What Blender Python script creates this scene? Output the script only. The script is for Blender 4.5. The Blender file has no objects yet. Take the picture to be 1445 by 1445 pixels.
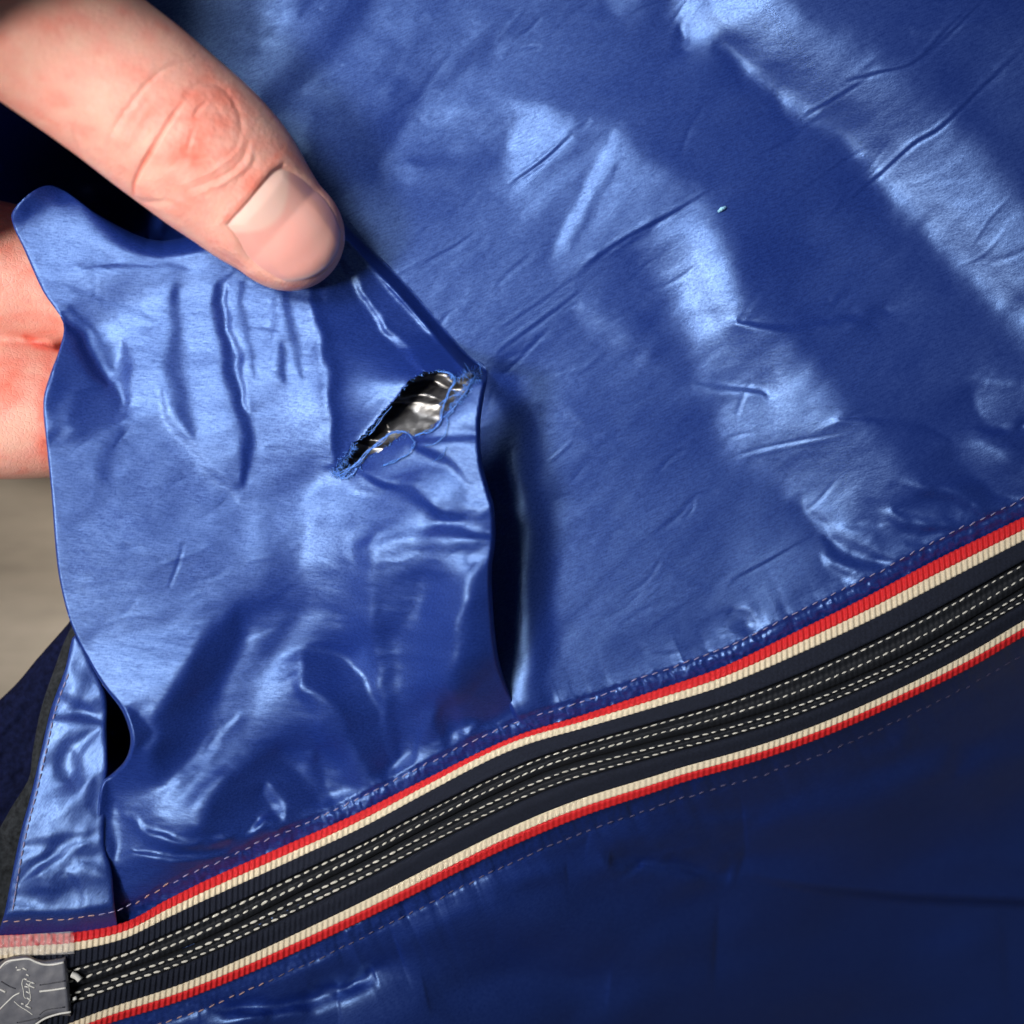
import bpy, bmesh, math, random
import numpy as np
from mathutils import Vector

# ------------------------------------------------------------------ camera, world, lamps
S = 1e-4                 # one photo pixel at the jacket's level is 0.1 mm
HP = 2200.0              # lens height over the jacket, in those tenths of a millimetre
C0 = 722.5
scene = bpy.context.scene
COL = scene.collection

cam_data = bpy.data.cameras.new("camera")
cam_data.sensor_width = 36
cam_data.angle = 2 * math.atan(C0 / HP)
cam_data.clip_start = 0.002
cam_data.clip_end = 20
cam_data.dof.use_dof = True
cam_data.dof.focus_distance = 0.2165
cam_data.dof.aperture_fstop = 11.0
cam = bpy.data.objects.new("camera", cam_data)
cam.location = (0, 0, HP * S)
COL.objects.link(cam)
scene.camera = cam

world = bpy.data.worlds.new("World")
scene.world = world
world.use_nodes = True
world.node_tree.nodes["Background"].inputs[0].default_value = (0.80, 0.88, 1.0, 1)
world.node_tree.nodes["Background"].inputs[1].default_value = 0.085


def lamp(name, kind, loc, target, energy, color, **kw):
    d = bpy.data.lights.new(name, kind)
    d.energy = energy
    d.color = color
    for k, v in kw.items():
        setattr(d, k, v)
    o = bpy.data.objects.new(name, d)
    o.location = loc
    o.rotation_euler = (Vector(target) - Vector(loc)).to_track_quat('-Z', 'Y').to_euler()
    COL.objects.link(o)
    return o


lamp("key_lamp", 'SPOT', (-0.32, -0.055, 0.48), (-0.052, 0.020, 0), 13.5, (1.0, 0.93, 0.85),
     shadow_soft_size=0.045, spot_size=math.radians(25.5), spot_blend=1.0)
lamp("sheen_fill_lamp", 'AREA', (-0.26, 0.17, 0.57), (-0.008, 0.052, 0), 0.155, (0.98, 0.98, 1.0),
     shape='RECTANGLE', size=0.22, size_y=0.18, spread=math.radians(31))  # added lamp, placed so the cloth's bright bands catch highlights

scene.view_settings.view_transform = 'Standard'
scene.view_settings.look = 'None'
scene.view_settings.exposure = 0.0
scene.view_settings.gamma = 1.0

rng = np.random.default_rng(7)
random.seed(7)
LD = np.array([-0.93, 0.36])     # towards the key lamp, in picture axes (x right, y DOWN)
LD = LD / np.linalg.norm(LD)


# ------------------------------------------------------------------ helpers
def P(px, py, z):
    """photo pixel + height -> world metres"""
    px, py, z = np.asarray(px, float), np.asarray(py, float), np.asarray(z, float)
    k = (HP - z) / HP * S
    return np.stack([(px - C0) * k, -(py - C0) * k, z * S + 0 * px], -1)


def smooth(a, b, x):
    t = np.clip((x - a) / (b - a), 0, 1)
    return t * t * (3 - 2 * t)


def link_mesh(name, verts, faces, mat, parent=None, smooth_shade=True):
    me = bpy.data.meshes.new(name)
    verts = np.asarray(verts, np.float32)
    if isinstance(faces, np.ndarray):
        n, k = faces.shape
        me.vertices.add(len(verts))
        me.vertices.foreach_set("co", verts.ravel())
        me.loops.add(n * k)
        me.loops.foreach_set("vertex_index", faces.astype(np.int32).ravel())
        me.polygons.add(n)
        me.polygons.foreach_set("loop_start", np.arange(0, n * k, k, dtype=np.int32))
        me.update(calc_edges=True)
    else:
        me.from_pydata([tuple(v) for v in verts], [], faces)
    if smooth_shade:
        me.polygons.foreach_set("use_smooth", np.ones(len(me.polygons), bool))
    me.materials.append(mat)
    o = bpy.data.objects.new(name, me)
    COL.objects.link(o)
    if parent is not None:
        o.parent = parent
    return o


def empty(name, label, cat):
    o = bpy.data.objects.new(name, None)
    o.empty_display_size = 0.01
    COL.objects.link(o)
    o["label"] = label
    o["category"] = cat
    return o


def seg_dist(X, Y, pts):
    """distance to a polyline and the fraction along it"""
    best = np.full(X.shape, 1e9)
    par = np.zeros(X.shape)
    pts = np.asarray(pts, float)
    L = np.concatenate([[0], np.cumsum(np.hypot(*(pts[1:] - pts[:-1]).T))])
    for i in range(len(pts) - 1):
        a, b = pts[i], pts[i + 1]
        d = b - a
        l2 = (d * d).sum() + 1e-9
        t = np.clip(((X - a[0]) * d[0] + (Y - a[1]) * d[1]) / l2, 0, 1)
        q = np.hypot(X - a[0] - t * d[0], Y - a[1] - t * d[1])
        m = q < best
        best[m] = q[m]
        par[m] = ((L[i] + t * (L[i + 1] - L[i])) / L[-1])[m]
    return best, par


def poly_sdf(X, Y, pts):
    """signed distance to a closed polygon, negative inside"""
    pts = np.asarray(pts, float)
    d, _ = seg_dist(X, Y, np.vstack([pts, pts[:1]]))
    ins = np.zeros(X.shape, bool)
    n = len(pts)
    for i in range(n):
        (x1, y1), (x2, y2) = pts[i], pts[(i + 1) % n]
        if y1 == y2:
            continue
        c = ((y1 > Y) != (y2 > Y)) & (X < (x2 - x1) * (Y - y1) / (y2 - y1) + x1)
        ins ^= c
    return np.where(ins, -d, d)


def spline(pts, n=8, closed=False):
    """Catmull-Rom through the points"""
    p = np.asarray(pts, float)
    if closed:
        q = np.vstack([p[-1:], p, p[:2]])
    else:
        q = np.vstack([2 * p[:1] - p[1:2], p, 2 * p[-1:] - p[-2:-1]])
    out = []
    t = np.linspace(0, 1, n, endpoint=False)[:, None]
    for i in range(1, len(q) - 2):
        a, b, c, d = q[i - 1], q[i], q[i + 1], q[i + 2]
        out.append(0.5 * ((2 * b) + (c - a) * t + (2 * a - 5 * b + 4 * c - d) * t ** 2 + (3 * b - a - 3 * c + d) * t ** 3))
    out = np.vstack(out)
    return out if closed else np.vstack([out, p[-1:]])


class Field:
    """a map over the picture on which folds are laid out"""
    def __init__(s, x0, y0, x1, y1, step, val=0.0):
        s.x0, s.y0, s.step = x0, y0, step
        s.nx, s.ny = int((x1 - x0) / step) + 1, int((y1 - y0) / step) + 1
        s.xs = x0 + np.arange(s.nx) * step
        s.ys = y0 + np.arange(s.ny) * step
        s.X, s.Y = np.meshgrid(s.xs, s.ys)
        s.v = np.full(s.X.shape, float(val))
        s.WX, s.WY = s.X, s.Y        # cloth edges wander a little

    def wander(s, seed, a=5.0, b=1.6):
        n = lambda k, sc: noise2(s.X.shape, s.step, sc, seed + k)
        s.WX = s.X + a * n(0, 34) + b * n(1, 9)
        s.WY = s.Y + a * n(2, 34) + b * n(3, 9)

    def win(s, pts, m):
        pts = np.asarray(pts, float)
        a = max(int((pts[:, 0].min() - m - s.x0) / s.step), 0)
        b = min(int((pts[:, 0].max() + m - s.x0) / s.step) + 2, s.nx)
        c = max(int((pts[:, 1].min() - m - s.y0) / s.step), 0)
        d = min(int((pts[:, 1].max() + m - s.y0) / s.step) + 2, s.ny)
        return slice(c, max(d, c)), slice(a, max(b, a))

    def stroke(s, pts, w, val, taper=True, k=1.0):
        pts = spline(pts, 6) if len(pts) > 2 else np.asarray(pts, float)
        w_ = s.win(pts, 3.2 * w)
        X, Y = s.WX[w_], s.WY[w_]
        if X.size == 0:
            return
        d, t = seg_dist(X, Y, pts)
        ww = w * (0.30 + 0.70 * np.sqrt(np.clip(np.sin(np.pi * np.clip(t, 0.02, 0.98)), 0, 1))) if taper else w
        a = k * np.exp(-(d / ww) ** 2 * 0.8)
        s.v[w_] = s.v[w_] * (1 - a) + val * a

    def poly(s, pts, soft, val, k=1.0, sp=True):
        pts = spline(pts, 5, True) if sp else np.asarray(pts, float)
        soft = soft * 1.25
        w_ = s.win(pts, 1.2 * soft + 4)
        X, Y = s.WX[w_], s.WY[w_]
        if X.size == 0:
            return
        a = k * (1 - smooth(-soft, soft, poly_sdf(X, Y, pts)))
        s.v[w_] = s.v[w_] * (1 - a) + val * a

    def add(s, pts, w, amp, taper=True):
        pts = spline(pts, 6) if len(pts) > 2 else np.asarray(pts, float)
        w_ = s.win(pts, 3 * w)
        X, Y = s.X[w_], s.Y[w_]
        if X.size == 0:
            return
        d, t = seg_dist(X, Y, pts)
        tt = np.sqrt(np.clip(np.sin(np.pi * np.clip(t, 0.0, 1.0)), 0, 1)) if taper else 1.0
        s.v[w_] += amp * tt * np.exp(-(d / w) ** 2)

    def sample(s, px, py):
        fx = np.clip((np.asarray(px) - s.x0) / s.step, 0, s.nx - 1.001)
        fy = np.clip((np.asarray(py) - s.y0) / s.step, 0, s.ny - 1.001)
        i, j = fx.astype(int), fy.astype(int)
        a, b = fx - i, fy - j
        v = s.v
        return v[j, i] * (1 - a) * (1 - b) + v[j, i + 1] * a * (1 - b) + v[j + 1, i] * (1 - a) * b + v[j + 1, i + 1] * a * b


def noise2(shape, step, scale, seed, ratio=1.0, ang=0.0):
    """smooth random relief with features of about `scale` px, drawn out by `ratio` along `ang` (picture degrees, up)"""
    r = np.random.default_rng(seed)
    n = r.standard_normal(shape)
    ky = np.fft.fftfreq(shape[0], step)[:, None]
    kx = np.fft.fftfreq(shape[1], step)[None, :]
    c, s_ = math.cos(math.radians(ang)), -math.sin(math.radians(ang))
    ka = (kx * c + ky * s_) * ratio
    kb = (-kx * s_ + ky * c)
    f = np.exp(-((ka ** 2 + kb ** 2) * scale ** 2) * 2.0)
    out = np.real(np.fft.ifft2(np.fft.fft2(n) * f))
    return out / out.std()


def folds(T, gain, t0, lam=0.05, cut=700.0, grow=0.0):
    """heights whose slope towards the lamp follows the laid-out map"""
    g = -gain * (1 + grow * (T.X - C0) / C0) * (T.v - t0)
    pad = 160
    g = np.pad(g, pad, mode='linear_ramp')
    ky = 2 * np.pi * np.fft.fftfreq(g.shape[0], T.step)[:, None]
    kx = 2 * np.pi * np.fft.fftfreq(g.shape[1], T.step)[None, :]
    D = 1j * (kx * LD[0] + ky * LD[1])
    E = 1j * (-kx * LD[1] + ky * LD[0])
    eps = (2 * np.pi / cut) ** 2 * 0.25
    h = np.real(np.fft.ifft2(np.conj(D) * np.fft.fft2(g) / (abs(D) ** 2 + lam * abs(E) ** 2 + eps)))
    return h[pad:-pad, pad:-pad]


def sheet(name, F, z, outline, mat, parent, holes=(), step=None):
    """cloth as a fine grid, trimmed cleanly to its outline and holes"""
    X, Y = F.X.copy(), F.Y.copy()
    sd = poly_sdf(X, Y, outline)
    for h in holes:
        w_ = F.win(h, 10)
        sd[w_] = np.maximum(sd[w_], -poly_sdf(X[w_], Y[w_], h))
    ins = sd < 0
    q = ins[:-1, :-1] | ins[1:, :-1] | ins[:-1, 1:] | ins[1:, 1:]
    used = np.zeros(ins.shape, bool)
    used[:-1, :-1] |= q; used[1:, :-1] |= q; used[:-1, 1:] |= q; used[1:, 1:] |= q
    mv = used & ~ins
    loops = [np.vstack([np.asarray(p, float), np.asarray(p, float)[:1]]) for p in [outline] + list(holes)]
    mx, my = X[mv], Y[mv]
    bd = np.full(mx.shape, 1e9); bx = mx.copy(); by = my.copy()
    for p in loops:
        for i in range(len(p) - 1):
            a, b = p[i], p[i + 1]
            d = b - a
            t = np.clip(((mx - a[0]) * d[0] + (my - a[1]) * d[1]) / ((d * d).sum() + 1e-9), 0, 1)
            cx, cy = a[0] + t * d[0], a[1] + t * d[1]
            dd = np.hypot(mx - cx, my - cy)
            m = dd < bd
            bd[m] = dd[m]; bx[m] = cx[m]; by[m] = cy[m]
    X[mv], Y[mv] = bx, by
    idx = np.full(ins.shape, -1)
    idx[used] = np.arange(used.sum())
    V = P(X[used], Y[used], z[used])
    jj, ii = np.nonzero(q)
    faces = np.stack([idx[jj, ii], idx[jj + 1, ii], idx[jj + 1, ii + 1], idx[jj, ii + 1]], 1)
    return link_mesh(name, V, faces, mat, parent)


def tube_verts(pts3, r, sides=6, closed_ends=True):
    """tube along world points; r is a number or one per point"""
    p = np.asarray(pts3, float)
    n = len(p)
    r = np.broadcast_to(np.asarray(r, float), (n,))
    tan = np.gradient(p, axis=0)
    tan /= np.linalg.norm(tan, axis=1)[:, None] + 1e-12
    up = np.array([0, 0, 1.0])
    a = np.cross(tan, up)
    bad = np.linalg.norm(a, axis=1) < 1e-3
    a[bad] = (1, 0, 0)
    a /= np.linalg.norm(a, axis=1)[:, None]
    b = np.cross(a, tan)
    th = np.arange(sides) * 2 * np.pi / sides
    V = p[:, None] + r[:, None, None] * (np.cos(th)[None, :, None] * a[:, None] + np.sin(th)[None, :, None] * b[:, None])
    F = []
    for i in range(n - 1):
        for k in range(sides):
            k2 = (k + 1) % sides
            F.append((i * sides + k, i * sides + k2, (i + 1) * sides + k2, (i + 1) * sides + k))
    F.append(tuple(range(sides))[::-1])
    F.append(tuple((n - 1) * sides + k for k in range(sides)))
    return V.reshape(-1, 3), F


# ------------------------------------------------------------------ materials
def new_mat(name):
    m = bpy.data.materials.new(name)
    m.use_nodes = True
    nt = m.node_tree
    return m, nt, nt.nodes["Principled BSDF"]


def nd(nt, typ, **kw):
    n = nt.nodes.new(typ)
    for k, v in kw.items():
        if k in n.inputs:
            n.inputs[k].default_value = v
        else:
            setattr(n, k, v)
    return n


def streaks(nt, ang, lx, ly, detail=3.0):
    """noise drawn out along a direction; lx, ly feature sizes in metres"""
    tc = nd(nt, 'ShaderNodeTexCoord')
    rot = nd(nt, 'ShaderNodeVectorRotate', rotation_type='Z_AXIS')
    rot.inputs['Angle'].default_value = -math.radians(ang)
    nt.links.new(tc.outputs['Object'], rot.inputs['Vector'])
    mp = nd(nt, 'ShaderNodeMapping')
    mp.inputs['Scale'].default_value = (1 / lx, 1 / ly, 1 / ly)
    nt.links.new(rot.outputs[0], mp.inputs['Vector'])
    n = nd(nt, 'ShaderNodeTexNoise')
    n.inputs['Scale'].default_value = 1.0
    n.inputs['Detail'].default_value = detail
    nt.links.new(mp.outputs[0], n.inputs['Vector'])
    return n


def ramp(nt, src, stops):
    r = nd(nt, 'ShaderNodeValToRGB')
    el = r.color_ramp.elements
    el[0].position, el[0].color = stops[0][0], (*stops[0][1], 1)
    el[1].position, el[1].color = stops[-1][0], (*stops[-1][1], 1)
    for p, c in stops[1:-1]:
        e = el.new(p)
        e.color = (*c, 1)
    nt.links.new(src, r.inputs[0])
    return r


def maprange(nt, src, a, b, c, d):
    m = nd(nt, 'ShaderNodeMapRange')
    for i, v in zip(('From Min', 'From Max', 'To Min', 'To Max'), (a, b, c, d)):
        m.inputs[i].default_value = v
    nt.links.new(src, m.inputs['Value'])
    return m.outputs[0]


def nylon(name, ang, base=(0.0048, 0.0200, 0.170), rough=0.415, metallic=0.0):
    m, nt, b = new_mat(name)
    s1 = streaks(nt, ang, 0.0009, 0.00022, 4.0)        # broken satin floats
    s2 = streaks(nt, ang + 70, 0.00035, 0.00022, 3.0)   # speckle of the crossing yarn
    s3 = streaks(nt, ang - 12, 0.0045, 0.0011, 3.0)     # faint crinkles
    big = streaks(nt, ang, 0.012, 0.007)
    mul = nd(nt, 'ShaderNodeMath', operation='MULTIPLY_ADD')
    nt.links.new(s1.outputs[0], mul.inputs[0]); mul.inputs[1].default_value = 1.25
    half = nd(nt, 'ShaderNodeMath', operation='MULTIPLY'); half.inputs[1].default_value = 0.75
    nt.links.new(s2.outputs[0], half.inputs[0]); nt.links.new(half.outputs[0], mul.inputs[2])      # about 1.0 on average
    c = ramp(nt, maprange(nt, mul.outputs[0], 0.6, 1.4, 0, 1), [(0.1, tuple(x * 0.86 for x in base)), (0.9, tuple(min(x * 1.16, 1) for x in base))])
    nt.links.new(c.outputs[0], b.inputs['Base Color'])
    nt.links.new(maprange(nt, mul.outputs[0], 0.72, 1.28, 0.31, 0.64), b.inputs['Specular IOR Level'])
    nt.links.new(maprange(nt, big.outputs[0], 0.3, 0.7, rough - 0.03, rough + 0.04), b.inputs['Roughness'])
    b.inputs['Metallic'].default_value = metallic
    b.inputs['IOR'].default_value = 2.45
    b.inputs['Specular Tint'].default_value = (0.34, 0.56, 1.0, 1)
    bp = nd(nt, 'ShaderNodeBump')
    bp.inputs['Strength'].default_value = 0.36
    bp.inputs['Distance'].default_value = 0.00004
    nt.links.new(mul.outputs[0], bp.inputs['Height'])
    bp2 = nd(nt, 'ShaderNodeBump')
    bp2.inputs['Strength'].default_value = 0.09
    bp2.inputs['Distance'].default_value = 0.00025
    nt.links.new(s3.outputs[0], bp2.inputs['Height'])
    nt.links.new(bp2.outputs[0], bp.inputs['Normal'])
    nt.links.new(bp.outputs[0], b.inputs['Normal'])
    return m


def plain(name, col, rough=0.6, var=0.25, scale=0.0004, bump=0.00004, metallic=0.0, spec=0.5):
    m, nt, b = new_mat(name)
    n = streaks(nt, 20, scale, scale)
    c = ramp(nt, n.outputs[0], [(0.3, tuple(x * (1 - var) for x in col)), (0.7, tuple(min(1, x * (1 + var)) for x in col))])
    nt.links.new(c.outputs[0], b.inputs['Base Color'])
    b.inputs['Roughness'].default_value = rough
    b.inputs['Metallic'].default_value = metallic
    b.inputs['Specular IOR Level'].default_value = spec
    bp = nd(nt, 'ShaderNodeBump')
    bp.inputs['Strength'].default_value = 0.6
    bp.inputs['Distance'].default_value = bump
    nt.links.new(n.outputs[0], bp.inputs['Height'])
    nt.links.new(bp.outputs[0], b.inputs['Normal'])
    return m


M_right = nylon("blue_nylon_diagonal_weave", 24)
M_left = nylon("blue_nylon_level_weave", -6, rough=0.45)
M_left.node_tree.nodes["Principled BSDF"].inputs["IOR"].default_value = 2.2
M_hem = nylon("blue_nylon_hem", 60, rough=0.46)
M_red = plain("red_grosgrain", (0.64, 0.012, 0.016), 0.7, 0.12, 0.0003)
M_cream = plain("cream_grosgrain", (0.72, 0.62, 0.45), 0.8, 0.10, 0.0003)
M_navy = plain("navy_grosgrain", (0.011, 0.014, 0.026), 0.85, 0.25, 0.0003, spec=0.2)
M_coil = plain("black_zip_tape", (0.010, 0.012, 0.017), 0.7, 0.3, 0.0003, spec=0.3)
M_white = plain("white_stitch_thread", (0.68, 0.66, 0.58), 0.7, 0.12, 0.0002)
M_violet = plain("violet_seam_thread", (0.24, 0.22, 0.38), 0.6, 0.3, 0.0003)
M_tan = plain("tan_seam_thread", (0.42, 0.27, 0.25), 0.6, 0.3, 0.0003)
M_thread = plain("frayed_blue_thread", (0.08, 0.22, 0.66), 0.4, 0.3, 0.0003)
M_binding = plain("charcoal_binding", (0.020, 0.023, 0.027), 0.9, 0.5, 0.0006, 0.0002, spec=0.1)
M_knit = plain("navy_knit", (0.004, 0.006, 0.026), 0.95, 0.5, 0.0008, 0.0003, spec=0.08)
M_lint = plain("pale_blue_lint", (0.30, 0.62, 0.85), 0.6, 0.1)

# inner lining: black plastic-like down-proof film, glossy
M_film, nt, b = new_mat("black_glossy_lining")
n = streaks(nt, 15, 0.0012, 0.0005, 4)
c = ramp(nt, n.outputs[0], [(0.35, (0.012, 0.012, 0.015)), (0.7, (0.075, 0.075, 0.08))])
nt.links.new(c.outputs[0], b.inputs['Base Color'])
b.inputs['Roughness'].default_value = 0.30
b.inputs['IOR'].default_value = 2.2
bp = nd(nt, 'ShaderNodeBump'); bp.inputs['Strength'].default_value = 0.4; bp.inputs['Distance'].default_value = 0.00006
nt.links.new(n.outputs[0], bp.inputs['Height']); nt.links.new(bp.outputs[0], b.inputs['Normal'])

# clear film over the end of the ribbon
M_clear, nt, b = new_mat("clear_plastic_film")
b.inputs['Base Color'].default_value = (0.9, 0.88, 0.86, 1)
b.inputs['Roughness'].default_value = 0.16
b.inputs['Alpha'].default_value = 0.26
n = streaks(nt, 40, 0.0009, 0.0006, 4)
bp = nd(nt, 'ShaderNodeBump'); bp.inputs['Strength'].default_value = 0.8; bp.inputs['Distance'].default_value = 0.0002
nt.links.new(n.outputs[0], bp.inputs['Height']); nt.links.new(bp.outputs[0], b.inputs['Normal'])

M_stop = plain("smoke_grey_plastic", (0.115, 0.12, 0.145), 0.34, 0.10, 0.0008, 0.00002)
M_emboss = plain("pale_embossed_glint", (0.70, 0.70, 0.66), 0.30, 0.08, 0.0006, 0.00002)  # pale colour paints in the glints on raised plastic
M_groove = plain("dark_moulded_line", (0.02, 0.022, 0.035), 0.4, 0.1)

# floor: taupe wood laminate
M_floor, nt, b = new_mat("taupe_wood_laminate")
n = streaks(nt, 3, 0.05, 0.004, 5)
n2 = streaks(nt, 3, 0.006, 0.0009, 4)
mx = nd(nt, 'ShaderNodeMath', operation='MULTIPLY_ADD'); mx.inputs[1].default_value = 0.5
nt.links.new(n2.outputs[0], mx.inputs[0])
hl = nd(nt, 'ShaderNodeMath', operation='MULTIPLY'); hl.inputs[1].default_value = 0.5
nt.links.new(n.outputs[0], hl.inputs[0]); nt.links.new(hl.outputs[0], mx.inputs[2])
c = ramp(nt, mx.outputs[0], [(0.3, (0.33, 0.27, 0.195)), (0.5, (0.46, 0.38, 0.28)), (0.7, (0.54, 0.45, 0.34))])
nt.links.new(c.outputs[0], b.inputs['Base Color'])
b.inputs['Roughness'].default_value = 0.5

# skin
M_skin, nt, b = new_mat("fair_skin")
at = nd(nt, 'ShaderNodeAttribute', attribute_name='redness')
mott = streaks(nt, 0, 0.004, 0.003, 4)
fine = streaks(nt, 38, 0.0009, 0.0006, 5)
sm = nd(nt, 'ShaderNodeMath', operation='MULTIPLY_ADD')
nt.links.new(maprange(nt, mott.outputs[0], 0.3, 0.7, -0.16, 0.34), sm.inputs[0]); sm.inputs[1].default_value = 1.0
nt.links.new(at.outputs['Fac'], sm.inputs[2])
c = ramp(nt, sm.outputs[0], [(0.0, (0.82, 0.47, 0.37)), (0.35, (0.82, 0.385, 0.31)), (0.8, (0.80, 0.22, 0.16)), (1.0, (0.48, 0.09, 0.07))])
nt.links.new(c.outputs[0], b.inputs['Base Color'])
b.inputs['Roughness'].default_value = 0.48
b.inputs['Subsurface Weight'].default_value = 0.25
b.inputs['Subsurface Radius'].default_value = (1.0, 0.35, 0.2)
b.inputs['Subsurface Scale'].default_value = 0.0016
b.inputs['Specular IOR Level'].default_value = 0.4
bp = nd(nt, 'ShaderNodeBump'); bp.inputs['Strength'].default_value = 0.5; bp.inputs['Distance'].default_value = 0.00012
vor = nd(nt, 'ShaderNodeTexVoronoi', feature='DISTANCE_TO_EDGE')
vor.inputs['Scale'].default_value = 1500
tc = nd(nt, 'ShaderNodeTexCoord'); nt.links.new(tc.outputs['Object'], vor.inputs['Vector'])
vs = maprange(nt, vor.outputs['Distance'], 0.0, 0.18, 0.0, 0.55)
hsum = nd(nt, 'ShaderNodeMath', operation='ADD')
nt.links.new(fine.outputs[0], hsum.inputs[0]); nt.links.new(vs, hsum.inputs[1])
bp.inputs['Strength'].default_value = 0.42; bp.inputs['Distance'].default_value = 0.00014
nt.links.new(hsum.outputs[0], bp.inputs['Height']); nt.links.new(bp.outputs[0], b.inputs['Normal'])

M_nail, nt, b = new_mat("pink_fingernail")
at = nd(nt, 'ShaderNodeAttribute', attribute_name='moon')
c = ramp(nt, at.outputs['Fac'], [(0.0, (0.88, 0.41, 0.355)), (0.5, (0.88, 0.48, 0.41)), (1.0, (0.89, 0.56, 0.48))])
nt.links.new(c.outputs[0], b.inputs['Base Color'])
b.inputs['Roughness'].default_value = 0.24
b.inputs['Coat Weight'].default_value = 0.6
b.inputs['Coat Roughness'].default_value = 0.12
b.inputs['Subsurface Weight'].default_value = 0.2
b.inputs['Subsurface Radius'].default_value = (1.0, 0.4, 0.25)
b.inputs['Subsurface Scale'].default_value = 0.0012
n = streaks(nt, -38, 0.02, 0.0006, 2)
bp = nd(nt, 'ShaderNodeBump'); bp.inputs['Strength'].default_value = 0.35; bp.inputs['Distance'].default_value = 0.00005
nt.links.new(n.outputs[0], bp.inputs['Height']); nt.links.new(bp.outputs[0], b.inputs['Normal'])

# ------------------------------------------------------------------ floor
me = bpy.data.meshes.new("floor")
fz = -0.095
me.from_pydata([(-1.5, -1.5, fz), (1.5, -1.5, fz), (1.5, 1.5, fz), (-1.5, 1.5, fz)], [], [(0, 1, 2, 3)])
me.materials.append(M_floor)
floor = bpy.data.objects.new("floor", me)
floor["kind"] = "structure"
COL.objects.link(floor)

# ------------------------------------------------------------------ ribbon guide lines (photo pixels)
TOP = np.array([(-60, 1322), (0, 1320), (60, 1318), (105, 1316), (176, 1302), (236, 1270), (301, 1238), (401, 1194), (502, 1149), (602, 1099), (720, 1042),
                (820, 1010), (921, 976), (1021, 941), (1121, 893), (1222, 843), (1322, 790), (1445, 730), (1540, 684)], float)
MID = np.array([(-60, 1432), (0, 1420), (60, 1406), (105, 1394), (180, 1368), (260, 1338), (340, 1301), (430, 1256), (520, 1212), (610, 1165), (720, 1111),
                (800, 1079), (921, 1047), (1021, 1022), (1121, 991), (1222, 950), (1322, 902), (1445, 829), (1540, 772)], float)
BOT = np.array([(-60, 1530), (0, 1512), (80, 1475), (150, 1446), (251, 1414), (351, 1374), (452, 1328), (552, 1279), (652, 1228), (720, 1195), (820, 1153),
                (921, 1119), (971, 1102), (1071, 1073), (1172, 1036), (1272, 991), (1372, 941), (1445, 898), (1540, 846)], float)
NU = 1300
US = np.linspace(0, 1, NU)


def guide(pts):
    s = spline(pts, 24)
    L = np.concatenate([[0], np.cumsum(np.hypot(*(s[1:] - s[:-1]).T))])
    return np.stack([np.interp(US * L[-1], L, s[:, 0]), np.interp(US * L[-1], L, s[:, 1])], 1), L[-1]


G_top, L_top = guide(TOP)
G_mid, L_mid = guide(MID)
G_bot, L_bot = guide(BOT)


def y_top(x):
    return np.interp(x, G_top[:, 0], G_top[:, 1])


def y_bot(x):
    return np.interp(x, G_bot[:, 0], G_bot[:, 1])


jacket = empty("jacket", "shiny blue nylon puffer jacket with a frayed tear above its striped zipper, filling the frame", "jacket")

STEP = 2.0
X0, Y0, X1, Y1 = -110, -110, 1556, 1556
SEAMDIST = lambda F: (y_top(F.X) - F.Y) * 0.90       # distance above the ribbon


def puckers(F, dist, reach, amp, seed, period):
    """gathers running out from a seam"""
    r = np.random.default_rng(seed)
    u = (F.X * 0.90 - F.Y * 0.42)
    k = np.arange(-200, 2400)
    w = r.standard_normal(len(k))
    sc = period / 4
    ker = np.exp(-np.linspace(-3, 3, int(6 * sc) | 1) ** 2)
    w = np.convolve(w, ker, 'same'); w /= w.std()
    w = w * (0.35 + 0.65 * np.abs(np.convolve(r.standard_normal(len(k)), np.ones(70) / 8.4, 'same')))
    bend = 0.22 * dist * np.interp(u, k, np.convolve(r.standard_normal(len(k)), np.ones(160) / 12, 'same'))
    return amp * np.interp(u + bend * 0.3, k, w) * np.exp(-np.clip(dist, 0, None) / reach) * smooth(-4, 7, dist)


# ------------------------------------------------------------------ jacket: front panel (right and behind the thumb)
FOLD_OUT = np.array([(64, 262), (38, 276), (17, 300), (20, 322), (34, 352), (60, 410), (89, 455), (84, 492), (72, 525), (61, 567), (66, 630), (73, 700), (79, 780), (86, 828),
                     (100, 880), (122, 926), (146, 968), (172, 1003), (184, 1040), (178, 1070), (160, 1090), (144, 1104), (138, 1134), (136, 1180), (140, 1216), (140, 1330),
                     (240, 1300), (330, 1260), (430, 1210), (540, 1160), (640, 1110), (752, 1060),
                     (754, 1030), (737, 1003), (715, 965), (702, 920), (696, 860), (694, 805), (699, 760), (697, 715), (690, 690), (680, 650), (678, 600), (683, 560), (688, 532), (682, 514), (660, 500), (622, 456), (575, 402), (520, 345), (480, 300), (430, 280),
                     (330, 310), (230, 340), (150, 310), (92, 270)], float)
FOLD_OUT = spline(FOLD_OUT, 4, True)

TR = Field(X0, Y0, X1, Y1, STEP, 0.43)
TR.wander(101, 3.0, 0.6)
T = TR
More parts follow.
